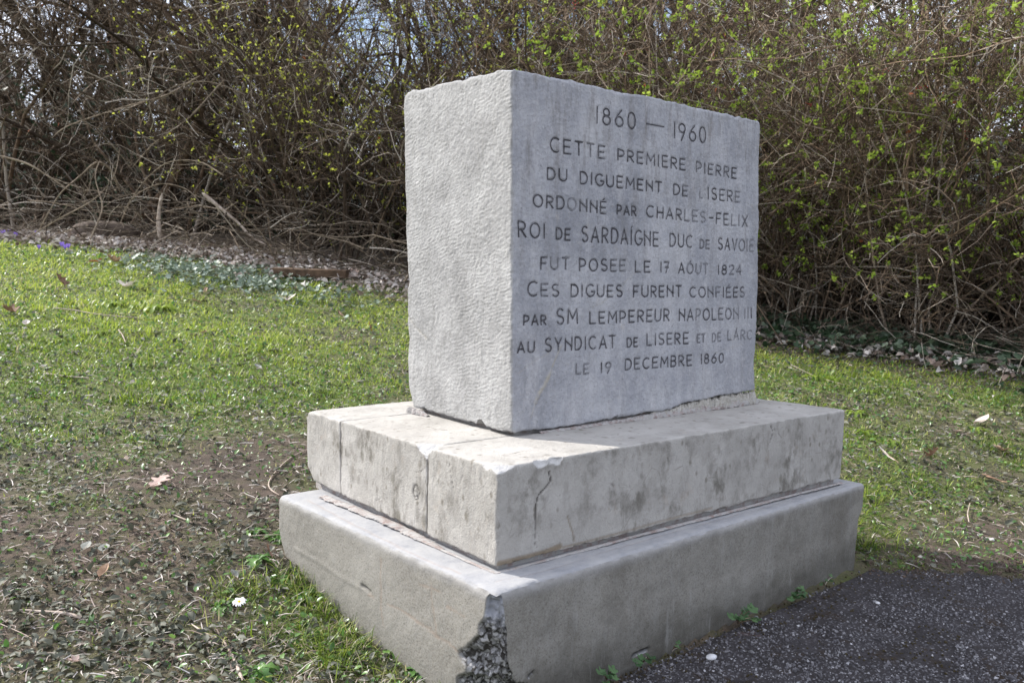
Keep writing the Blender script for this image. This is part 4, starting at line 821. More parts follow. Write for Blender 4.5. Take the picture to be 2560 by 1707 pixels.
def lawn():
    rng = np.random.default_rng(21)
    q = field(285000, 1.0, 7.0, 1.5, 42, rng); L_ = lush(q); b = bare(q); zone = sst(.15, .75, hedge_D(lateral(q)) - depth(q) + .35 * fbm(np.c_[q * 3, q[:, :1] * 0], 2, 70) - .05 * (lateral(q) < -.3) + .35 * (lateral(q) > .5)); keep = rng.uniform(0, 1, len(q)) < (.22 + .78 * L_) * (1 - .85 * b) * (.04 + .96 * zone); q = q[keep]; L_ = L_[keep]; D = depth(q)
    n = len(q); patch = fbm(np.c_[q * 1.6, q[:, :1] * 0], 3, 60); tuft = np.clip(vn(np.c_[q * 9, q[:, :1] * 0], 61), 0, 1)
    hg = (.008 + .010 * L_ + .020 * tuft ** 1.5 * L_) * rng.uniform(.5, 1.5, n) * (1 + .08 * D); wd = (.0016 + .0006 * D) * rng.uniform(.7, 1.4, n)
    tone = .14 + .26 * L_ + .34 * patch + .32 * sst(2.8, 4.6, D) + rng.normal(size=n) * .13; dry = rng.uniform(0, 1, n) < (.40 * (1 - L_) + .09); tone = np.where(dry, rng.uniform(.8, 1, n), np.clip(tone, 0, .80))
    near = D < 2.6
    parts = [blades(q[near], hg[near], wd[near], rng.uniform(.3, 1.6, near.sum()), tone[near], rng, 3), blades(q[~near], hg[~near], wd[~near], rng.uniform(.3, 1.5, (~near).sum()), tone[~near], rng, 2)]
    add('grass', make_mesh('grass', *_m(joinm(parts))), M['grass'], kind='stuff', label='short uneven spring grass on the bank')
    # long soft blades in the strip against the plinth
    m = 7500; q = np.c_[rng.normal(-.13, .075, m), rng.uniform(-.45, .55, m)]; q2 = np.c_[rng.normal(1.13, .06, 1500), rng.normal(.03, .07, 1500)]; q = np.r_[q, q2]
    q = q[~inside_base(q) & ~on_asphalt(q, .0)]; k = rng.uniform(0, 1, len(q)) < 0.08 + .92 * sst(-.1, .35, vn(np.c_[q * 14, q[:, :1] * 0], 62)); q = q[k]; m = len(q)
    add('long_grass', make_mesh('long_grass', *_m(joinm([blades(q, rng.uniform(.022, .055, m), rng.uniform(.0014, .0028, m), rng.uniform(.2, 1.6, m), np.where(rng.uniform(0, 1, m) < .13, rng.uniform(.82, 1, m), np.clip(rng.normal(.30, .22, m), 0, .8)), rng, 3)]))), M['grass'], kind='stuff', label='longer fresh grass along the foot of the plinth')
    # dusty rosette leaves and clover on the trodden soil
    q = field(72000, .98, 5.8, 1.6, 42, rng, .1); L_ = lush(q); b = bare(q); D = depth(q); cl_ = .5 + .5 * sst(-.3, .3, fbm(np.c_[q * 11, q[:, :1] * 0], 3, 65)); k = rng.uniform(0, 1, len(q)) < cl_ * np.clip(1.0 - .40 * L_, .2, 1) * (1 - .85 * b); q = q[k]; D = D[k]; L_ = L_[k]; n = len(q)
    dd = nrm(np.c_[rng.normal(size=(n, 2)), rng.uniform(-.25, .75, n)]); up = np.c_[rng.normal(size=(n, 2)) * .45, np.ones(n)]; rot = frames(dd, rng, np.cross(dd, np.cross(up, dd)) * -1)
    x = nrm(np.cross(dd, up)); rot = np.stack([x, dd, np.cross(x, dd)], -1)
    sc = np.clip(rng.lognormal(-4.55, .34, n), .004, .021) * (1 + .1 * D); pos = np.c_[q, height(q) + rng.uniform(.0, .008, n)]
    tv = LEAF_T[0] * np.array([1, 1, 1.6])
    add('dusty_leaves', make_mesh('dusty_leaves', *_m(joinm([stamp(tv, LEAF_T[1], pos, rot, sc, {'rnd': np.clip(rng.normal(.36, .27, n) + .18 * vn(np.c_[q * 13, q[:, :1] * 0], 66), 0, 1)})]))), M['dusty'], kind='stuff', label='grey dusty daisy and clover leaves lying on trodden soil')
    # matted thatch: dead stalks and blades lying flat
    q = field(30000, .98, 5.5, 1.6, 42, rng, .1); n = len(q); a_ = rng.uniform(0, 6.28, n); dd = np.c_[np.cos(a_), np.sin(a_), rng.normal(.06, .14, n)]; ln = rng.uniform(.008, .035, n) * (1 + .1 * depth(q)); z_ = height(q) + rng.uniform(.001, .008, n)
    sd_ = nrm(np.c_[-dd[:, 1], dd[:, 0], rng.normal(0, .4, n)]) * (.0005 + .0003 * depth(q))[:, None]; P0 = np.c_[q, z_]; P1 = P0 + dd * ln[:, None] * .5 + np.c_[rng.normal(0, .002, (n, 2)), rng.uniform(0, .003, n)]; P2 = P0 + dd * ln[:, None]
    V = np.stack([P0 - sd_, P0 + sd_, P1 - sd_, P1 + sd_, P2], 1).reshape(-1, 3); F = (np.array([(0, 1, 3), (0, 3, 2), (2, 3, 4)])[None] + (np.arange(n) * 5)[:, None, None]).reshape(-1, 3)
    add('thatch', make_mesh('thatch', V, None, F, {'rnd': np.repeat(rng.beta(1.2, 1.6, n), 5)}), M['litter'], kind='stuff', label='dead grass stalks matted on the ground')
    # greener small leaves everywhere
    q = field(60000, .98, 6.2, 1.25, 42, rng, .1); L_ = lush(q); k = rng.uniform(0, 1, len(q)) < .15 + .8 * L_; q = q[k]; n = len(q); D = depth(q)
    dd = nrm(np.c_[rng.normal(size=(n, 2)), rng.uniform(.0, 1.2, n)]); up = np.c_[rng.normal(size=(n, 2)) * .5, np.ones(n)]; x = nrm(np.cross(dd, up)); rot = np.stack([x, dd, np.cross(x, dd)], -1)
    add('clover', make_mesh('clover', *_m(joinm([stamp(*LEAF_T, np.c_[q, height(q) + rng.uniform(0, .010, n)], rot, np.clip(rng.lognormal(-4.85, .3, n), .004, .014) * (1 + .16 * D), {'rnd': rng.uniform(0, 1, n)})]))), M['weed'], kind='stuff', label='small green clover leaves among the grass')
    # fallen leaf litter: thin on the lawn, thick along the foot of the thicket
    n = 8500; lat = rng.uniform(-7, 4.5, n); D = hedge_D(lat) + np.where(lat > 0, rng.normal(.20, .22, n), rng.normal(-.22, .20, n)); q = CAM[:2] + FH * D[:, None] + RH * lat[:, None]; q2 = field(260, 1.3, 6, 1.2, 40, rng, 0); q = np.r_[q, q2]; n = len(q)
    dd = nrm(np.c_[rng.normal(size=(n, 2)), rng.uniform(-.2, .5, n)]); up = np.c_[rng.normal(size=(n, 2)) * .7, np.ones(n)]; x = nrm(np.cross(dd, up)); rot = np.stack([x, dd, np.cross(x, dd)], -1)
    sc = rng.uniform(.022, .055, n); sc[-len(q2):] *= .42; tv = LEAF_T[0] * np.array([1.15, 1, 2.4])
    rr = np.clip(rng.beta(1.5, .9, n) * (1.0), 0, 1); add('leaf_litter', make_mesh('leaf_litter', *_m(joinm([stamp(tv, LEAF_T[1], np.c_[q, height(q) + rng.uniform(.006, .045, n)], rot, sc, {'rnd': rr})]))), M['litter'], kind='stuff', label='pale dry leaves lying along the foot of the thicket')
    # ivy carpet: right hedge foot, and left of the stone a patch painted sunlit
    n = 4200; lat = rng.uniform(.7, 4, n); D = hedge_D(lat) + rng.normal(.38, .3, n); lat2 = rng.normal(-1.75, .45, 1500); D2 = hedge_D(lat2) + rng.normal(-.80, .20, 1500); lat = np.r_[lat, lat2]; D = np.r_[D, D2]; n = len(lat)
    q = CAM[:2] + FH * D[:, None] + RH * lat[:, None]; dd = nrm(np.c_[rng.normal(size=(n, 2)), rng.uniform(-.3, .6, n)]); up = np.c_[rng.normal(size=(n, 2)) * .6, np.ones(n)]; x = nrm(np.cross(dd, up)); rot = np.stack([x, dd, np.cross(x, dd)], -1)
    IV = (np.array([(0, 0, 0), (-.42, .15, .05), (-.5, .5, .08), (-.2, .6, 0), (0, 1, -.1), (.2, .6, 0), (.5, .5, .08), (.42, .15, .05), (0, .4, -.03)]), np.array([(0, 8, 1), (1, 8, 2), (2, 8, 3), (3, 8, 4), (4, 8, 5), (5, 8, 6), (6, 8, 7), (7, 8, 0)]))
    rr = np.where(np.arange(n) < 4200, rng.uniform(0, .8, n), rng.uniform(.75, 1, n))
    z_ = height(q)
    for nm, sl_, mt, s0, s1, zz, lab in (('ivy_carpet', slice(0, 4200), M['ivy'], .03, .055, .09, 'ivy creeping along the foot of the hedge'), ('pale_ivy', slice(4200, None), M['sunivy'], .018, .036, .04, 'patch of ivy leaves coloured pale as if sunlit, in front of the brushwood')):
        k_ = len(q[sl_]); add(nm, make_mesh(nm, *_m(joinm([stamp(*IV, np.c_[q[sl_], z_[sl_] + rng.uniform(.008, zz, k_)], rot[sl_], rng.uniform(s0, s1, k_), {'rnd': rng.uniform(0, 1, k_)})]))), mt, kind='stuff', label=lab)
lawn()

def gravel():
    rng = np.random.default_rng(33); n = 76000; D = .95 * (3.4 / .95) ** rng.uniform(0, 1, n); lat = D * rng.uniform(-.25, .8, n); q = CAM[:2] + FH * D[:, None] + RH * lat[:, None]
    ok = on_asphalt(q + np.c_[q[:, 0] * 0, (q[:, 0] > .98) * rng.uniform(0, .10, n) ** 1.3 * 1.6], -.004) & ~inside_base(q, .0) & (q[:, 1] < .0); moss = fbm(np.c_[q * 9, q[:, :1] * 0], 3, 71); ok &= rng.uniform(0, 1, n) < np.where(moss > .22, .12, .95); q = q[ok]; n = len(q)
    s_ = rng.lognormal(-6.12, .38, n); a = frames(rng.normal(size=(n, 3)), rng); tv = OCTA[0] * np.array([1, .75, .6]) 
    V, F, A = stamp(tv, OCTA[1], np.c_[q, asph_z(q) + s_ * .05], a, s_, {'rnd': np.clip(rng.beta(1.2, 2.5, n), 0, 1)})
    V += rng.normal(size=V.shape) * .0005
    add('aggregate', make_mesh('aggregate', V, None, F, A, smooth=False), M['pebble'], kind='stuff', label='coarse pale aggregate standing proud of the worn asphalt')
    # soil crumbs spilling over the edge of the path
    q3 = np.c_[rng.uniform(.95, 2.6, 16000), rng.uniform(-1.4, .15, 16000)]; e3 = np.interp(q3[:, 0], [-.05, 1.0, 1.25, 1.6, 2.2, 4], [-.068, -.065, -.30, -.54, -.84, -1.35]); dd = q3[:, 1] - e3; q3 = q3[(dd > -.11 * rng.uniform(0, 1, len(dd)) ** 1.6) & (dd < .13) & ~inside_base(q3)]; n3 = len(q3)
    add('soil_crumbs', make_mesh('soil_crumbs', *_m(joinm([stamp(*OCTA, np.c_[q3, np.maximum(height(q3), asph_z(q3)) + .0006], frames(rng.normal(size=(n3, 3)), rng), rng.lognormal(-6.2, .45, n3), {'rnd': rng.uniform(0, 1, n3)})])), smooth=False), mat_plain('dark_soil_crumbs', (.045, .032, .024), (.12, .085, .065), 150, .95), kind='stuff', label='dark soil crumbs spilling over the edge of the asphalt')
    # moss cushions
    m = mat_plain('brown_moss', (.030, .022, .010), (.06, .048, .02), 200, .95, 0, .8); n = 11000; q = CAM[:2] + FH * (.95 * 3.6 ** rng.uniform(0, 1, n))[:, None]; D = depth(q); q = q + RH * (D * rng.uniform(-.25, .8, n))[:, None]
    near = np.exp(-np.clip(BY0 - q[:, 1], 0, 9) / .03) * (q[:, 0] < 1.1); ok = on_asphalt(q, 0) & ~inside_base(q) & ((fbm(np.c_[q * 9, q[:, :1] * 0], 3, 71) > .20) | (rng.uniform(0, 1, n) < near * .8) | (on_asphalt(q, .0) & ~on_asphalt(q, -.06)))
    q = q[ok]; n = len(q); s_ = rng.uniform(.0012, .0032, n)
    add('moss', make_mesh('moss', *_m(joinm([stamp(*OCTA, np.c_[q, asph_z(q) + .0005], frames(rng.normal(size=(n, 3)), rng), s_, {'rnd': rng.uniform(0, 1, n)})]))), m, kind='stuff', label='brown moss in cushions on the asphalt')
gravel()
#NEXT2
# ------------------------------------------------------------------ brushwood at the foot of the thicket
def sticks(n, lat0, lat1, d0, d1, l0, l1, zmax, seed, r0=.002, r1=.007):
    rng = np.random.default_rng(seed); lat = rng.uniform(lat0, lat1, n); D = hedge_D(lat) + rng.uniform(d0, d1, n); q = CAM[:2] + FH * D[:, None] + RH * lat[:, None]
    P = [np.c_[q, height(q) + rng.uniform(0, 1, n) ** 1.7 * zmax]]; a = rng.uniform(0, 2 * np.pi, n); d = nrm(np.c_[np.cos(a), np.sin(a), rng.normal(.05, .33, n)]); K = 7; sl = (rng.uniform(l0, l1, n) / (K - 1))[:, None]
    for k in range(K - 1):
        d = nrm(d + rng.normal(size=d.shape) * .16); d[:, 2] -= .03; nx = P[-1] + nrm(d) * sl; g = height(nx[:, :2]) + .004; nx[:, 2] = np.maximum(nx[:, 2], g); P.append(nx)
    P = np.stack(P, 1); Rd = rng.uniform(r0, r1, n)[:, None] * np.linspace(1, .4, K)
    B, RB = grow(P, Rd, 3, 4, (.08, .3), (20, 60), (.5, .8), .02, .2, rng, .2, 1, .0015)
    return [tubes(P, Rd, 4, rng.uniform(0, 1, n)), tubes(B, RB, 3, rng.uniform(0, 1, len(B)))]
add('brushwood', make_mesh('brushwood', *_m(joinm(sticks(560, -5, -.4, -.30, .6, .2, .9, .40, 71, .0015, .006)))), M['bark2'], kind='stuff', label='heap of pale cut brushwood lying along the foot of the thicket')
add('fallen_twigs', make_mesh('fallen_twigs', *_m(joinm(sticks(420, .5, 3.6, -.05, .6, .12, .55, .45, 72, .0015, .0035)))), M['bark2'], kind='stuff', label='thin fallen twigs along the foot of the right hand hedge')

def spline(P, n):
    P = np.asarray(P, float); s_ = np.r_[0, np.cumsum(np.linalg.norm(np.diff(P, axis=0), axis=1))]; u = np.linspace(0, s_[-1], n); Q = np.stack([np.interp(u, s_, P[:, k]) for k in range(3)], 1)
    for _ in range(3): Q[1:-1] = (Q[:-2] + 2 * Q[1:-1] + Q[2:]) / 4
    return Q
def bough(name, pts, r0, r1, mat, label, cat, n=24, side=0, seed=1, group=None, knob=.12, sub=(.05, .2)):
    rng = np.random.default_rng(seed); Q = spline(pts, n); o = Q[0].copy(); Q = Q - o; rr = np.linspace(r0, r1, n) * (1 + knob * fbm(np.c_[np.arange(n) * .9, np.zeros(n), np.full(n, seed)], 2, seed))
    root = thing(name, o, label, cat, group); cap = np.r_[rr[0] * .3, rr[1:-1], rr[-1] * .3]
    add('stem', make_mesh(name + '_stem', *_m(joinm([tubes(Q[None], cap[None], 8, np.array([.8]))]))), mat, root)
    if side:
        B, RB = grow(Q[None], rr[None], side, 6, sub, (25, 70), (.3, .6), .02, .22, rng, .15, .95, .0012)
        add('side_twigs', make_mesh(name + '_twigs', *_m(joinm([tubes(B, RB, 4, rng.uniform(0, 1, len(B)))]))), mat, root, kind='stuff')
    return root
def g3(px, py, dz=0.): p = at(px, py); p[2] += dz; return p
bough('broken_branch', [pt(400, 598, 5.95), pt(396, 560, 5.95), pt(398, 520, 5.95), pt(406, 484, 5.95)], .016, .013, M['deadwood'], 'pale broken upright branch stub standing in the brush at left', 'branch', 12, 0, 2)
bough('dead_branch', [pt(505, 482, 5.6), pt(560, 528, 5.6), pt(600, 560, 5.6), pt(622, 590, 5.6), pt(665, 612, 5.6)], .014, .006, M['deadwood'], 'long bleached dead branch leaning down through the thicket above the plank', 'branch', 18, 3, 3)
bough('dead_branch', [pt(2268, 236, 4.2), pt(2310, 275, 4.2), pt(2345, 310, 4.2), pt(2400, 338, 4.2), pt(2450, 356, 4.2)], .008, .004, M['deadwood'], 'bleached bare branch slanting across the upper right hedge', 'branch', 16, 3, 4)
bough('dead_branch', [pt(0, 390, 5.9), pt(70, 408, 5.9), pt(120, 440, 5.9), pt(172, 476, 5.9)], .008, .005, M['bark2'], 'thin straight branch sloping down from the left picture edge', 'branch', 14, 2, 5)
bough('arching_branch', [pt(470, 180, 6.3), pt(380, 165, 6.3), pt(300, 178, 6.3), pt(225, 210, 6.2), pt(180, 260, 6.1)], 0.0062, 0.0030, M['bark2'], 'greenish branch arching left over the dark gap in the thicket', 'branch', 20, 10, 6, sub=(.2, .5))
bough('arching_branch', [pt(500, 190, 6.0), pt(420, 240, 6.0), pt(330, 262, 6.0), pt(240, 290, 6.0), pt(150, 320, 5.9), pt(130, 345, 5.9)], 0.0081, 0.0037, M['bark2'], 'pale branch reaching left and drooping at its tip over the brush', 'branch', 22, 14, 7, sub=(.25, .6))
bough('arching_branch', [pt(300, 480, 6.2), pt(280, 420, 6.1), pt(240, 395, 6.0), pt(215, 430, 5.95), pt(150, 480, 5.9), pt(95, 580, 5.9)], 0.0087, 0.0030, M['bark2'], 'forked branch bending down to the grass at the left of the brush pile', 'branch', 22, 14, 8, sub=(.2, .5))
bough('arching_branch', [pt(560, 200, 5.9), pt(470, 300, 5.8), pt(380, 360, 5.8), pt(330, 420, 5.8)], 0.0062, 0.0030, M['bark2'], 'drooping branch with many hanging twigs in the middle of the left thicket', 'branch', 20, 18, 9, sub=(.2, .55))
bough('arching_branch', [pt(620, 240, 5.7), pt(520, 200, 5.7), pt(430, 215, 5.7), pt(370, 260, 5.7), pt(345, 330, 5.7)], 0.0043, 0.0023, M['bark2'], 'thin branch looping down left of the bleached upright stub', 'branch', 20, 16, 14, sub=(.15, .45))
bough('arching_branch', [pt(300, 560, 6.0), pt(330, 490, 5.95), pt(400, 455, 5.9), pt(470, 470, 5.85), pt(520, 530, 5.8)], 0.0050, 0.0023, M['bark2'], 'thin branch arched low over the brown boulder', 'branch', 20, 12, 15, sub=(.12, .4))
bough('arching_branch', [pt(225, 600, 5.7), pt(260, 520, 5.8), pt(235, 440, 5.9), pt(250, 400, 6.0)], 0.0062, 0.0030, M['bark2'], 'crooked upright branch in front of the dark gap at left', 'branch', 20, 14, 16, sub=(.15, .5))
bough('arching_branch', [pt(60, 600, 5.9), pt(150, 545, 5.9), pt(240, 500, 5.9), pt(290, 440, 6.0), pt(300, 370, 6.1)], 0.0056, 0.0030, M['bark2'], 'long thin branch rising from the grass to the right across the dark gap', 'branch', 20, 14, 17, sub=(.15, .5))
bough('arching_branch', [pt(560, 440, 5.5), pt(500, 400, 5.6), pt(420, 400, 5.6), pt(360, 450, 5.7), pt(300, 540, 5.7)], 0.0050, 0.0023, M['bark2'], 'thin forked branch drooping over the middle of the brush pile', 'branch', 20, 16, 18, sub=(.15, .5))
bough('forked_trunk', [pt(330, 560, 7.6), pt(420, 480, 7.4), pt(505, 300, 7.2), pt(500, 190, 7.1), pt(445, 75, 7.0), pt(395, 10, 7.0), pt(350, -90, 7)], .050, .024, M['bark3'], 'dark leaning trunk crossing the upper left of the thicket', 'trunk', 26, 16, 10, knob=.1, sub=(.5, 1.3))
bough('forked_trunk', [pt(740, 560, 7.4), pt(715, 350, 7.2), pt(690, 210, 7.1), pt(668, 90, 7.0), pt(645, 0, 7.0), pt(630, -120, 7)], .048, .03, M['bark3'], 'dark upright trunk rising between the two leafing shrubs left of the stone', 'trunk', 26, 16, 11, knob=.1, sub=(.5, 1.3))
bough('forked_trunk', [pt(1450, 420, 6.6), pt(1462, 180, 6.5), pt(1455, 90, 6.5), pt(1440, 0, 6.5), pt(1430, -90, 6.5)], .022, .014, M['bark3'], 'slim dark trunk rising behind the top edge of the stone', 'trunk', 20, 12, 12, knob=.1, sub=(.4, 1.))
bough('forked_trunk', [pt(1760, 420, 5.9), pt(1790, 200, 5.8), pt(1830, 90, 5.8), pt(1880, -20, 5.8), pt(1900, -100, 5.8)], .016, .010, M['bark2'], 'pale leaning stem behind the right end of the stone', 'trunk', 20, 12, 13, knob=.1, sub=(.4, 1.))
for i, (a, b, lab) in enumerate((((2268, 260), (2325, -80), 'left one of two close tan canes at the top right'), ((2285, 240), (2340, -80), 'right one of two close tan canes at the top right'), ((2345, 115), (2385, -90), 'leaning tan cane high in the right hedge'), ((2470, 330), (2500, -60), 'tan cane near the right picture edge'))):
    bough('cane', [pt(a[0], a[1] + 260, 4.3), pt(a[0], a[1], 4.15), pt(*b, 4.05)], .007, .005, M['bark4'], lab, 'cane', 14, 0, 20 + i, 'tan canes in the right hedge')

# plank, boulder
def slab_box(name, c, dims, rz, rx, mat, label, cat, seed, chunks=(10, 3, 2), rough=.12):
    a = [np.linspace(-.5, .5, k + 1) for k in chunks]; V = []; F = []; off = 0
    for ax in range(3):
        for sd_ in (-.5, .5):
            o = [k for k in range(3) if k != ax]; A, B = np.meshgrid(a[o[0]], a[o[1]], indexing='ij'); P = np.zeros((A.size, 3)); P[:, o[0]] = A.ravel(); P[:, o[1]] = B.ravel(); P[:, ax] = sd_
            n = np.arange(A.size).reshape(A.shape) + off; V.append(P); F.append(np.stack([n[:-1, :-1], n[1:, :-1], n[1:, 1:], n[:-1, 1:]], -1).reshape(-1, 4)); off += len(P)
    V = np.concatenate(V) * dims; F = np.concatenate(F); V = V + np.stack([fbm(V * 14 + s_, 3, seed) for s_ in (0, 7, 13)], 1) * min(dims) * rough
    o = add(name, make_mesh(name, V, F, smooth=False), mat, None, tuple(c), label, cat); o.rotation_euler = (rx, .02, rz); return o
pk = pt(775, 662, 5.05); pk[2] = h1(pk[0], pk[1]) + .045
slab_box('plank', pk, (.46, .09, .045), math.atan2(RH[1], RH[0]) - .05, .1, mat_plain('old_plank', (.05, .032, .02), (.13, .082, .052), 22, .9), 'weathered brown plank lying in the grass under the budding shrubs', 'plank', 3)
def rock(name, c, size, seed, mat, label, cat, sc=(1, 1, .6), group=None, n=14):
    th = np.linspace(0, np.pi, n); ph = np.linspace(0, 2 * np.pi, 2 * n, endpoint=False); T, Pp = np.meshgrid(th, ph, indexing='ij'); V = np.c_[(np.sin(T) * np.cos(Pp)).ravel(), (np.sin(T) * np.sin(Pp)).ravel(), np.cos(T).ravel()]
    V = V * (1 + .22 * fbm(V * 1.3 + seed, 3, seed))[:, None] * np.array(sc) * size; V = np.sign(V) * np.abs(V)
    i = np.arange(n - 1)[:, None] * 2 * n; j = np.arange(2 * n)[None]; F = np.stack([i + j, i + 2 * n + j, i + 2 * n + (j + 1) % (2 * n), i + (j + 1) % (2 * n)], -1).reshape(-1, 4)
    return add(name, make_mesh(name, V, F), mat, None, tuple(c), label, cat, group)
bc = pt(268, 560, 6.5); bc[2] = h1(bc[0], bc[1]) + .05
rock('boulder', bc, .16, 5, mat_plain('brown_boulder', (.09, .07, .055), (.19, .15, .125), 9, .95), 'rounded brown boulder half hidden under the brushwood at left', 'rock', (1.5, .8, .6))
whitestone = mat_plain('pale_stone', (.42, .42, .42), (.62, .62, .64), 60, .8)
for px, py, s_, lab, sc in ((1778, 1650, .0075, 'angular pale stone chip lying on the asphalt in front of the plinth', (1.5, 1, .6)), (2194, 1515, .0062, 'white round pebble on the asphalt at the right', (1.1, .9, .8)), (2533, 1479, .008, 'flat grey pebble on the asphalt near the right edge', (1.6, 1, .3)),
                            (1997, 1572, .005, 'small white pebble nearest the middle weed on the asphalt', (1.2, 1, .7)), (2480, 1352, .006, 'small pale stone on the bare soil right of the asphalt edge', (1.4, 1, .6)), (2448, 1340, .006, 'whitish chip on the bare soil patch, left of the small pale stone', (1.5, .8, .5)), (2270, 1353, .005, 'tiny white stone at the border of grass and shadow', (1, 1, .8))):
    p = at(px, py); rock('pebble', (p[0], p[1], p[2] + s_ * .25), s_, int(px) % 97, whitestone, lab, 'pebble', sc, 'loose pale stones on asphalt and soil', 7)

# ------------------------------------------------------------------ sticks lying on the soil
def ground_stick(pxs, r0, r1, lab, seed, lift=.004, side=0, mat=None):
    P = []
    for x, y in pxs: p = at(x, y); p[2] = h1(p[0], p[1], True) + lift; P.append(p)
    return bough('stick', P, r0, r1, mat or M['deadwood'], lab, 'stick', 20, side, seed, None, .2, (.02, .06))
ground_stick([(12, 1540), (60, 1537), (110, 1541), (165, 1546), (212, 1557)], .0012, .0034, 'straight pale stick lying at the lower left, thicker at its right end', 31)
ground_stick([(478, 1570), (520, 1600), (556, 1612), (585, 1655), (606, 1712)], .0014, .0028, 'bent tan stick running off the bottom edge of the picture', 32)
ground_stick([(768, 1126), (725, 1150), (690, 1180), (667, 1212), (676, 1232), (700, 1244)], .0012, .002, 'thin curved twig hooked against the left corner of the plinth', 33)
ground_stick([(132, 778), (180, 779), (230, 787), (300, 796), (360, 800)], .0030, .0018, 'long thin grey twig lying on the bright lawn at left', 34, .012, 3)
ground_stick([(110, 940), (160, 947), (225, 955)], .0035, .0022, 'short pale stick in the grass at the far left', 35, .008)
ground_stick([(620, 1355), (665, 1353), (708, 1350)], .0009, .0007, 'straw coloured stalk pointing at the plinth above the weeds', 36, .012)
ground_stick([(296, 835), (306, 848), (314, 862)], .0026, .0018, 'small white curved twig standing in the lawn left of centre', 37, .015)
ground_stick([(355, 868), (340, 890), (305, 908)], .0018, .0014, 'small bent tan twig beside the white curved twig', 38, .012)
ground_stick([(430, 1285), (460, 1298), (482, 1308)], .0016, .002, 'grey twig end lying on bare soil beside the lobed leaf', 39)
ground_stick([(0, 1572), (60, 1600), (100, 1625)], .0008, .0007, 'dry grass stalk crossing the lower left corner', 40, .006)
ground_stick([(1972, 916), (2040, 950), (2110, 968)], .0016, .0011, 'thin straw stalk in the grass right of the inscribed stone', 41, .01)
ground_stick([(2425, 1262), (2418, 1290), (2422, 1312)], .0012, .0016, 'small upright dry stalk at the edge of the bare soil', 42, .008)

# ------------------------------------------------------------------ fallen leaves one can tell apart
def outline_leaf(kind, rng):
    if kind == 'oak':
        pts = [(0, 0), (.06, .1), (.10, .22), (.30, .26), (.34, .33), (.15, .42), (.17, .5), (.42, .60), (.44, .68), (.18, .70), (.17, .78), (.26, .88), (.14, .92), (0, 1.02)]
    elif kind == 'plane':
        pts = [(0, 0), (.08, .08), (.40, .10), (.52, .22), (.34, .30), (.55, .52), (.50, .60), (.24, .56), (.22, .72), (.30, .84), (.12, .82), (0, 1)]
    elif kind == 'strap': pts = [(0, 0), (.05, .1), (.075, .35), (.08, .6), (.06, .85), (0, 1)]
    else: pts = [(0, 0), (.12, .12), (.26, .32), (.30, .5), (.24, .72), (.10, .9), (0, 1)]
    return np.array(pts)
def leaf_mesh(kind, seed, curl=.25, fold=.25):
    rng = np.random.default_rng(seed); o = outline_leaf(kind, rng); V = []; F = []; rows = len(o); K = 3
    for sgn in (-1, 1):
        b = len(V)
        for (x, y) in o:
            for k in range(K): f = k / (K - 1); V.append((sgn * x * f * rng.uniform(.9, 1.1), y, 0))
        for i in range(rows - 1):
            for k in range(K - 1):
                q = (b + i * K + k, b + i * K + k + 1, b + (i + 1) * K + k + 1, b + (i + 1) * K + k); F.append(q if sgn > 0 else q[::-1])
    V = np.array(V, float); V[:, 2] = fold * np.abs(V[:, 0]) + curl * (V[:, 1] - .45) ** 2 + .07 * fbm(V * 3.5 + seed, 2, seed) ; V[:, 0] += .06 * np.sin(V[:, 1] * 3 + seed)
    return V, np.array(F)
lm = {c: mat_plain('leaf_' + c, a, b, 90, .75, .2) for c, a, b in (('ivory', (.50, .44, .39), (.70, .64, .58)), ('tan', (.30, .19, .12), (.48, .34, .24)), ('rust', (.22, .075, .035), (.42, .17, .08)), ('brown', (.12, .07, .045), (.26, .16, .11)), ('pink', (.36, .26, .23), (.52, .40, .35)), ('green', (.10, .16, .06), (.20, .26, .12)), ('grey', (.20, .21, .18), (.34, .34, .31)))}
def fallen(px, py, kind, col, size, rz, tilt, lab, seed, curl=.35, fold=.3, lift=.006, roll=0.):
    p = at(px, py); V, F = leaf_mesh(kind, seed, curl, fold); V = (V - [0, .5, 0]) * size
    root = thing('fallen_leaf', (p[0], p[1], h1(p[0], p[1], True) + lift + .5 * size * math.sin(abs(tilt))), lab, 'leaf', 'single fallen leaves one can tell apart'); root.rotation_euler = (tilt, roll, rz)
    add('blade', make_mesh('leaf_blade', V, F), lm[col], root)
    mid = np.array([(0, -.62, .06), (0, -.5, 0), (.02, 0, .03), (0, .45, .1)]) * size; mid[1:, 2] = [V[0, 2] + .0006, V[:, 2].min() + .0008, V[:, 2].mean() + .001]
    add('midrib', make_mesh('leaf_midrib', *_m(joinm([tubes(spline(mid, 8)[None], np.linspace(.028, .008, 8)[None] * size * .6, 4, np.array([.9]))]))), lm['tan'], root)
A0 = math.atan2(FH[1], FH[0])
fallen(398, 1222, 'oak', 'pink', .062, A0 - 1.57 - .35, .22, 'large lobed pinkish leaf on the bare soil left of the plinth', 3, .2, .15)
fallen(262, 1452, 'plain', 'tan', .030, A0 - 1.7, .5, 'curled golden leaf husk on the trodden ground at lower left', 4, .9, .9, .004)
fallen(2214, 1160, 'strap', 'ivory', .075, A0 - 1.57 + .5, .45, 'long curved ivory leaf strap sticking up from the grass right of the plinth', 5, .5, .4, .006)
fallen(2455, 1064, 'plain', 'ivory', .062, A0 - 2.9, .3, 'white folded leaf in the grass near the right edge', 6, .9, .5)
fallen(2395, 1088, 'plain', 'pink', .05, A0 + 1.2, .1, 'pinkish flat leaf just left of the white folded leaf', 7, .3, .3)
fallen(2500, 1132, 'plane', 'tan', .060, A0 + .3, .25, 'tan lobed leaf with a rusty corner at the far right', 8, .5, .4)
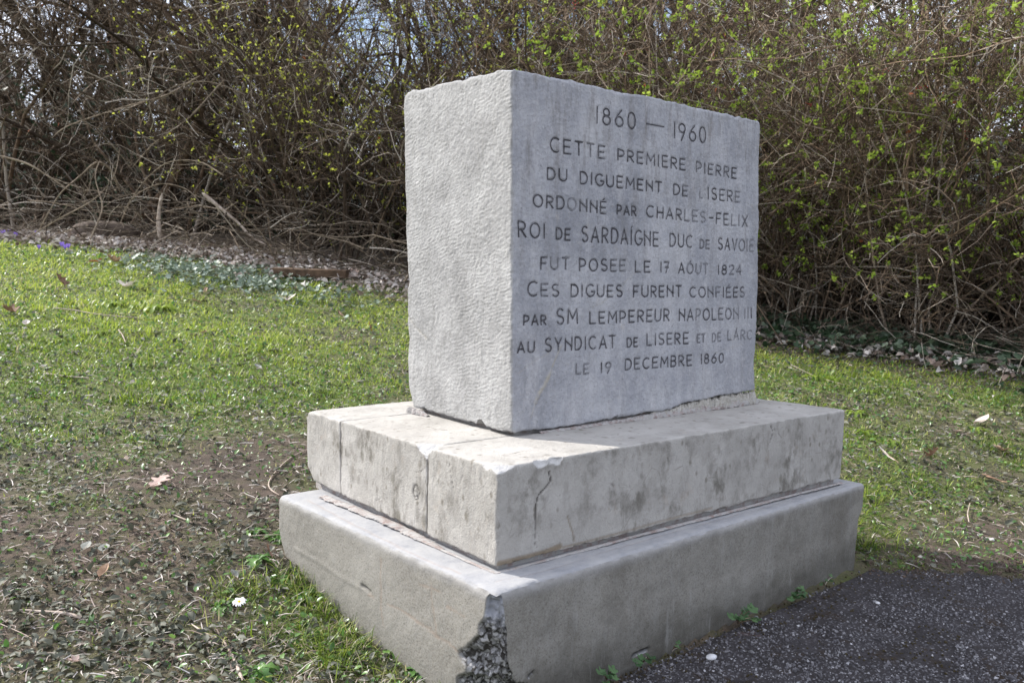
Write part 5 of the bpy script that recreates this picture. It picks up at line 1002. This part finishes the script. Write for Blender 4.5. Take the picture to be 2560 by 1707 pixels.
fallen(2330, 1150, 'oak', 'brown', .055, A0 + 2.1, .5, 'dark brown curled leaf standing on edge right of the ivory strap', 9, .8, .8, .003)
fallen(2480, 1205, 'strap', 'brown', .085, A0 - 1.3, .1, 'long dark brown strap leaf lying in the right hand grass', 10, .1, .5)
fallen(2400, 1318, 'plain', 'ivory', .034, A0 + 2.0, .5, 'crumpled pale leaf by the upright dry stalk', 11, 1., .8)
fallen(2332, 868 + 60, 'plane', 'pink', .075, A0 + .4, .6, 'large pale pink leaf at the foot of the right hedge', 12, .8, .6)
fallen(2230, 880, 'plane', 'tan', .07, A0 - .9, .3, 'tan leaf lying under the right hedge beside the ivy', 13, .6, .6)
fallen(1945, 862, 'plane', 'ivory', .065, A0 + .9, .3, 'cream leaf just right of the stone at the ivy edge', 14, .6, .5)
fallen(720, 755, 'plane', 'ivory', .085, A0 - 1.5, .2, 'broad whitish leaf on the bright lawn left of the stone', 15, .5, .6)
fallen(515, 735, 'strap', 'tan', .11, A0 - 1.35, .15, 'reddish tan strap leaf on the lawn left of the broad whitish leaf', 16, .3, .8)
fallen(320, 722, 'plane', 'ivory', .09, A0 - 1.6, .1, 'white crumpled leaf on the upper lawn', 17, .5, .7)
fallen(148, 722, 'plane', 'brown', .085, A0 + .1, .9, 'dark brown leaf standing upright in the lawn at left', 18, .6, .5)
fallen(240, 660, 'strap', 'rust', .15, A0 - 1.65, .15, 'rust coloured curled leaf lying on the grass below the brush pile', 19, .3, .9)
fallen(280, 662, 'plane', 'tan', .09, A0 + .5, .5, 'tan curled leaf right beside the rust coloured leaf', 20, .9, .8)
fallen(925, 838, 'strap', 'rust', .065, A0 + .2, 1.2, 'orange red dead leaf standing upright beside the stone', 21, .5, .8, .0)
fallen(852, 795, 'strap', 'brown', .075, A0 - 1.0, .3, 'dark curled leaf on the lawn near the left edge of the stone', 22, .6, .8)
fallen(20, 790, 'plane', 'brown', .075, A0, .3, 'brown crumpled leaf touching the left picture edge', 23, .7, .8)
fallen(65, 817, 'plain', 'ivory', .05, A0 - 1., .4, 'small white leaf on the lawn at the far left', 24, .6, .6)
fallen(388, 833, 'strap', 'grey', .09, A0 - 1.6, .05, 'long grey leaf lying flat in the middle of the left lawn', 25, .2, .5)
fallen(510, 835, 'strap', 'brown', .09, A0 - 1.5, .05, 'dark strap leaf right of the long grey leaf', 26, .2, .6)
fallen(645, 925, 'plain', 'grey', .04, A0 - .7, .3, 'grey white leaf in the grass above the plinth corner', 27, .7, .6)
fallen(218, 1380, 'plain', 'grey', .032, A0 - 1.5, .15, 'flat grey green leaf, left one of a pair on trodden soil', 28, .3, .4)
fallen(262, 1383, 'plain', 'grey', .034, A0 - 1.2, .15, 'flat grey green leaf, right one of a pair on trodden soil', 29, .3, .4)
fallen(672, 1405, 'strap', 'brown', .034, A0 - .6, .8, 'brown and white dead leaf curling up against the plinth weeds', 30, .7, .9, .004)
fallen(770, 1444, 'plain', 'grey', .022, A0 + 1.3, .8, 'small pale leaf leaning on the plinth foot', 31, .9, .7, .004)
fallen(585, 1458, 'plain', 'grey', .022, A0 - .6, .5, 'small silvery leaf above the daisy', 32, .5, .5, .01)
fallen(632, 1212, 'plain', 'ivory', .012, A0 - .6, .5, 'tiny white leaf scrap on the reddish soil beside the hooked twig', 33, .5, .5, .004)
fallen(182, 1678, 'plane', 'pink', .022, A0 + .6, .3, 'small pinkish leaf near the bottom edge at left', 34, .5, .5)
fallen(490, 760, 'plain', 'tan', .05, A0 + .6, .3, 'tan leaf under the reddish strap leaf', 35, .5, .5)
fallen(690, 672, 'plane', 'brown', .08, A0 + .6, .4, 'brown leaf in the grass left of the plank', 36, .6, .6)
fallen(880, 690, 'plane', 'pink', .075, A0 - .4, .5, 'pale pink leaf between plank and stone', 37, .6, .6)
fallen(960, 702, 'plane', 'ivory', .07, A0 + 1.4, .4, 'cream leaf nearest the left side of the stone', 38, .6, .6)

# ------------------------------------------------------------------ small plants
def daisy(px, py, lab):
    g = at(px - 20, py + 65); head = g + np.array([0, 0, .042]) + np.append(RH * .009, 0); root = thing('daisy', tuple(g), lab, 'daisy')
    st = spline([(0, 0, 0), (.001, .001, .015), tuple((head - g) * .7), tuple(head - g)], 9); add('stalk', make_mesh('daisy_stalk', *_m(joinm([tubes(st[None], np.full((1, 9), .0008), 5, np.array([.5]))]))), mat_plain('daisy_stalk', (.16, .17, .09), (.24, .22, .13)), root)
    hd = head - g; wm = mat_plain('daisy_white', (.80, .79, .82), (.88, .86, .88), 90, .6, .2); up = nrm(np.array([-.25, -.3, .9])); x = nrm(np.cross(up, [0, 1, .1])); y = np.cross(up, x); rng = np.random.default_rng(4)
    for k in range(17):
        a = k / 17 * 2 * np.pi + rng.normal() * .07; d = x * math.cos(a) + y * math.sin(a); sdv = np.cross(up, d); ln = .0115 * rng.uniform(.8, 1.12); V = []
        for t, wv, zz in ((.12, .0006, 0), (.45, .0013, .0012), (.8, .0014, .0008), (1, .0006, -.001)): V += [hd + d * ln * t + up * zz - sdv * wv, hd + d * ln * t + up * zz + sdv * wv]
        add('petal', make_mesh('petal', V, [(0, 1, 3, 2), (2, 3, 5, 4), (4, 5, 7, 6)]), wm, root)
    o = rock('centre', tuple(hd + up * .0008), .0027, 3, mat_plain('daisy_yellow', (.75, .48, .02), (.85, .62, .05), 400, .8), None, None, (1, 1, .7), None, 7); o.parent = root
daisy(605, 1502, 'single white daisy with a yellow centre in the grass beside the plinth')
def rosette(px, py, n, size, lab, cat, name, group, seed, mat=None, upr=.45, wide=.16, p=None):
    rng = np.random.default_rng(seed); p = at(px, py) if p is None else p; root = thing(name, (p[0], p[1], h1(p[0], p[1], True)), lab, cat, group)
    for k in range(n):
        a = k / n * 2 * np.pi + rng.normal() * .3; d = np.array([math.cos(a), math.sin(a), 0]); sd_ = np.array([-d[1], d[0], 0]); ln = size * rng.uniform(.65, 1.15); K = 9; V = []; e = upr * rng.uniform(.5, 1.5); c = np.zeros(3); dr = nrm(d + [0, 0, e])
        for i in range(K):
            t = i / (K - 1); w_ = ln * wide * (math.sin(math.pi * min(t * .95 + .04, 1)) ** .8) * (.45 + .55 * t) * (1 + .35 * (-1) ** i * (t < .85))
            V += [c - sd_ * w_ + [0, 0, w_ * .35], c, c + sd_ * w_ + [0, 0, w_ * .35]]; c = c + dr * ln / (K - 1); dr = nrm(dr + [0, 0, -.16 * (1 + e)])
        F = []
        for i in range(K - 1): F += [(3 * i, 3 * i + 1, 3 * i + 4, 3 * i + 3), (3 * i + 1, 3 * i + 2, 3 * i + 5, 3 * i + 4)]
        add('leaf', make_mesh('rosette_leaf', V, F, attrs={'rnd': np.full(3 * K, rng.uniform(.3, 1))}), mat or M['weed'], root)
M['bright'] = mat_leafy('dandelion_leaves', [(0, (.13, .22, .03)), (1, (.30, .40, .06))], .45, .45, .4, 60, .25)
GR = 'dandelion plants in the lawn'
for i, (x, y, n, s_, lab) in enumerate(((285, 765, 10, .10, 'bright dandelion clump, leftmost of three on the upper left lawn'), (403, 780, 12, .12, 'bright dandelion clump, right one of three on the upper left lawn'), (345, 770, 9, .09, 'bright dandelion clump between two others on the upper left lawn'), (462, 935, 9, .06, 'upright narrow leaved dandelion on the mid lawn above the trodden soil'),
        (150, 858, 9, .06, 'low bright green dandelion at the left of the lawn'), (245, 840, 8, .07, 'yellowish upright dandelion at the left of the lawn'), (168, 760, 9, .08, 'bright dandelion tuft at the left, above the long grey twig'), (610, 900, 8, .05, 'small dandelion left of the stone on the lawn'),
        (2030, 950, 9, .085, 'tall dandelion on the right lawn just right of the stone'), (2080, 955, 9, .085, 'tall dandelion second from the stone on the right lawn'), (2140, 1035, 10, .07, 'broad leaved dandelion behind the right corner of the middle course'), (2160, 1085, 9, .06, 'low dandelion right beside the corner of the middle course'),
        (2440, 1080, 9, .06, 'dandelion beside the white folded leaf'), (2230, 1110, 9, .055, 'small dandelion above the ivory strap leaf'), (2175, 985, 8, .06, 'dandelion in the middle of the right lawn under the hedge'), (530, 700, 8, .08, 'small dandelion far up the left lawn near the ivy'))):
    rosette(x, y, n + 3, s_ * 1.0, lab, 'dandelion', 'dandelion', GR, 100 + i, M['bright'], 1.7, .11)
for i, (x, y, n, s_, lab) in enumerate(((645, 1405, 9, .035, 'green leafy weed touching the left foot of the plinth'), (700, 1345, 8, .035, 'broad leaved weed at the left corner of the plinth'), (640, 1330, 8, .03, 'dark green weed above the straw stalk'), (560, 1520, 8, .028, 'flat leaved weed left of the daisy'), (985, 1640, 8, .03, 'leafy weed at the plinth foot near the bottom edge'), (905, 1555, 8, .03, 'pale leaved weed against the lower plinth'), (700, 1450, 8, .028, 'leafy weed right of the curling dead leaf'), (640, 1690, 8, .035, 'jagged grey weed at the bottom edge beside the bent stick'), (760, 1500, 7, .03, 'leafy weed in the middle of the grass strip'), (1050, 1690, 8, .028, 'weed in the grass at the bottom edge next to the broken corner'))):
    rosette(x, y, n + 3, s_ * 1.4, lab, 'weed', 'leafy_weed', 'leafy weeds along the plinth foot', 140 + i, None, .95, .2)
def clover_plant(px, py, n, size, lab, seed):
    rng = np.random.default_rng(seed); p = at(px, py); p[1] = min(p[1], -.067 - .002); root = thing('creeping_weed', (p[0], p[1], .004), lab, 'weed', 'small round leaved weeds in the gap between plinth and asphalt'); S_ = []
    gm = M['shadeweed']
    for k in range(n):
        a = rng.uniform(-math.pi, 0) if rng.uniform() < .85 else rng.uniform(0, math.pi); ln = size * rng.uniform(.3, 1.1); d = np.array([math.cos(a), math.sin(a) * .7 - .1, 0]); h_ = size * rng.uniform(.25, .9); tip = d * ln + [0, 0, h_]
        tip[1] = min(tip[1], -.004); S_.append(spline([(0, 0, 0), tuple(d * ln * .3 + [0, 0, h_ * .7]), tuple(tip)], 5))
        r = size * rng.uniform(.16, .30); up = nrm(np.array([rng.normal() * .3, -.45 + rng.normal() * .3, 1])); x = nrm(np.cross(up, [0, 1, .2])); y = np.cross(up, x); V = [tip]; m_ = 20
        for j in range(m_ + 1): t = math.radians(20 + 320 * j / m_) - math.pi / 2; rr = r * (1 + .16 * math.cos(5 * t + k)); V.append(tip + (x * math.cos(t) + y * math.sin(t)) * rr + up * r * .12 * math.cos(5 * t + k))
        add('leaf', make_mesh('round_leaf', V, None, [(0, j + 1, j + 2) for j in range(m_)], {'rnd': np.full(len(V), rng.uniform(0, 1))}), gm, root)
    add('stalks', make_mesh('weed_stalks', *_m(joinm([tubes(np.array(S_), np.full((n, 5), .0007), 4, rng.uniform(0, 1, n))]))), M['bark4'], root)
M['shadeweed'] = mat_leafy('round_weed_leaves', [(0, (.04, .095, .035)), (1, (.10, .19, .07))], .3, .5, .35, 80, .2)  # weed green darkened, painting the plinth's shade into these leaves
for i, (x, y, n, s_, lab) in enumerate(((1480, 1700, 9, .030, 'round leaved weed at the very bottom edge beside the plinth foot'), (1580, 1668, 7, .026, 'weed with long bent stalks beside the dark hole in the plinth foot'), (1680, 1640, 4, .02, 'tiny weed between the bent stalked weed and the larger leafy one'), (1845, 1568, 15, .036, 'largest round leaved weed at the plinth foot on the asphalt side'), (1975, 1508, 13, .034, 'leafy weed second from the right along the plinth foot'), (2050, 1470, 6, .024, 'small sprig weed near the right end of the plinth foot'))):
    clover_plant(x, y, n, s_, lab, 200 + i)
def crocus(px, py, s_, lab, seed):
    rng = np.random.default_rng(seed); p = at(px, py); root = thing('crocus', (p[0], p[1], h1(p[0], p[1], True)), lab, 'crocus', 'purple crocuses along the upper edge of the lawn')
    add('stalk', make_mesh('crocus_stalk', *_m(joinm([tubes(np.array([[(0, 0, 0), (0, 0, s_ * .8), (0, 0, s_ * 1.2)]]), np.full((1, 3), s_ * .07), 5, np.array([.5]))]))), lm['ivory'], root)
    V = []; F = []
    for k in range(6):
        a = k * math.pi / 3; d = np.array([math.cos(a), math.sin(a), 0]); sd_ = np.array([-d[1], d[0], 0]); b = len(V)
        for t, r, w_ in ((0, .08, .06), (.45, .32, .26), (.8, .42, .24), (1.1, .5, .03)): c = d * r * s_ + np.array([0, 0, s_ * (1.1 + t)]); V += [c - sd_ * w_ * s_, c + sd_ * w_ * s_]
        F += [(b + 2 * i, b + 2 * i + 1, b + 2 * i + 3, b + 2 * i + 2) for i in range(3)]
    add('petals', make_mesh('crocus_petals', V, F), M['purple'], root)
M['purple'] = mat_plain('crocus_purple', (.22, .14, .55), (.34, .24, .68), 80, .6, .3)
for i, (x, y, s_, lab) in enumerate(((8, 600, .035, 'purple crocus at the far left end of the lawn edge'), (24, 597, .03, 'purple crocus second from the left edge'), (40, 603, .03, 'purple crocus third from the left edge'), (92, 600, .03, 'lone purple crocus under the arching branch'), (155, 630, .03, 'left crocus of the trio nearest the camera'), (163, 634, .028, 'middle crocus of the trio nearest the camera'), (171, 632, .028, 'right crocus of the trio nearest the camera'), (98, 632, .025, 'small crocus alone in the grass at the upper left'))):
    crocus(x, y, s_, lab, 300 + i)

# ------------------------------------------------------------------ far hills
def hills():
    a = np.linspace(0, 2 * np.pi, 241)[:-1]; V = []; rr = (1800, 2400, 3000, 3800)
    for k, r in enumerate(rr):
        hh = (0, .55, 1, .8)[k] * (430 + 190 * fbm(np.c_[np.cos(a) * 3, np.sin(a) * 3, a * 0 + k * .1], 4, 7)); V.append(np.c_[r * np.cos(a), r * np.sin(a), hh - 30])
    n = len(a); i = np.arange(3)[:, None] * n; j = np.arange(n)[None]; F = np.stack([i + j, i + n + j, i + n + (j + 1) % n, i + (j + 1) % n], -1).reshape(-1, 4)
    add('hills', make_mesh('hills', np.concatenate(V), F), mat_plain('wooded_hills', (.05, .065, .06), (.10, .115, .11), .004, .95), kind='structure')
hills()
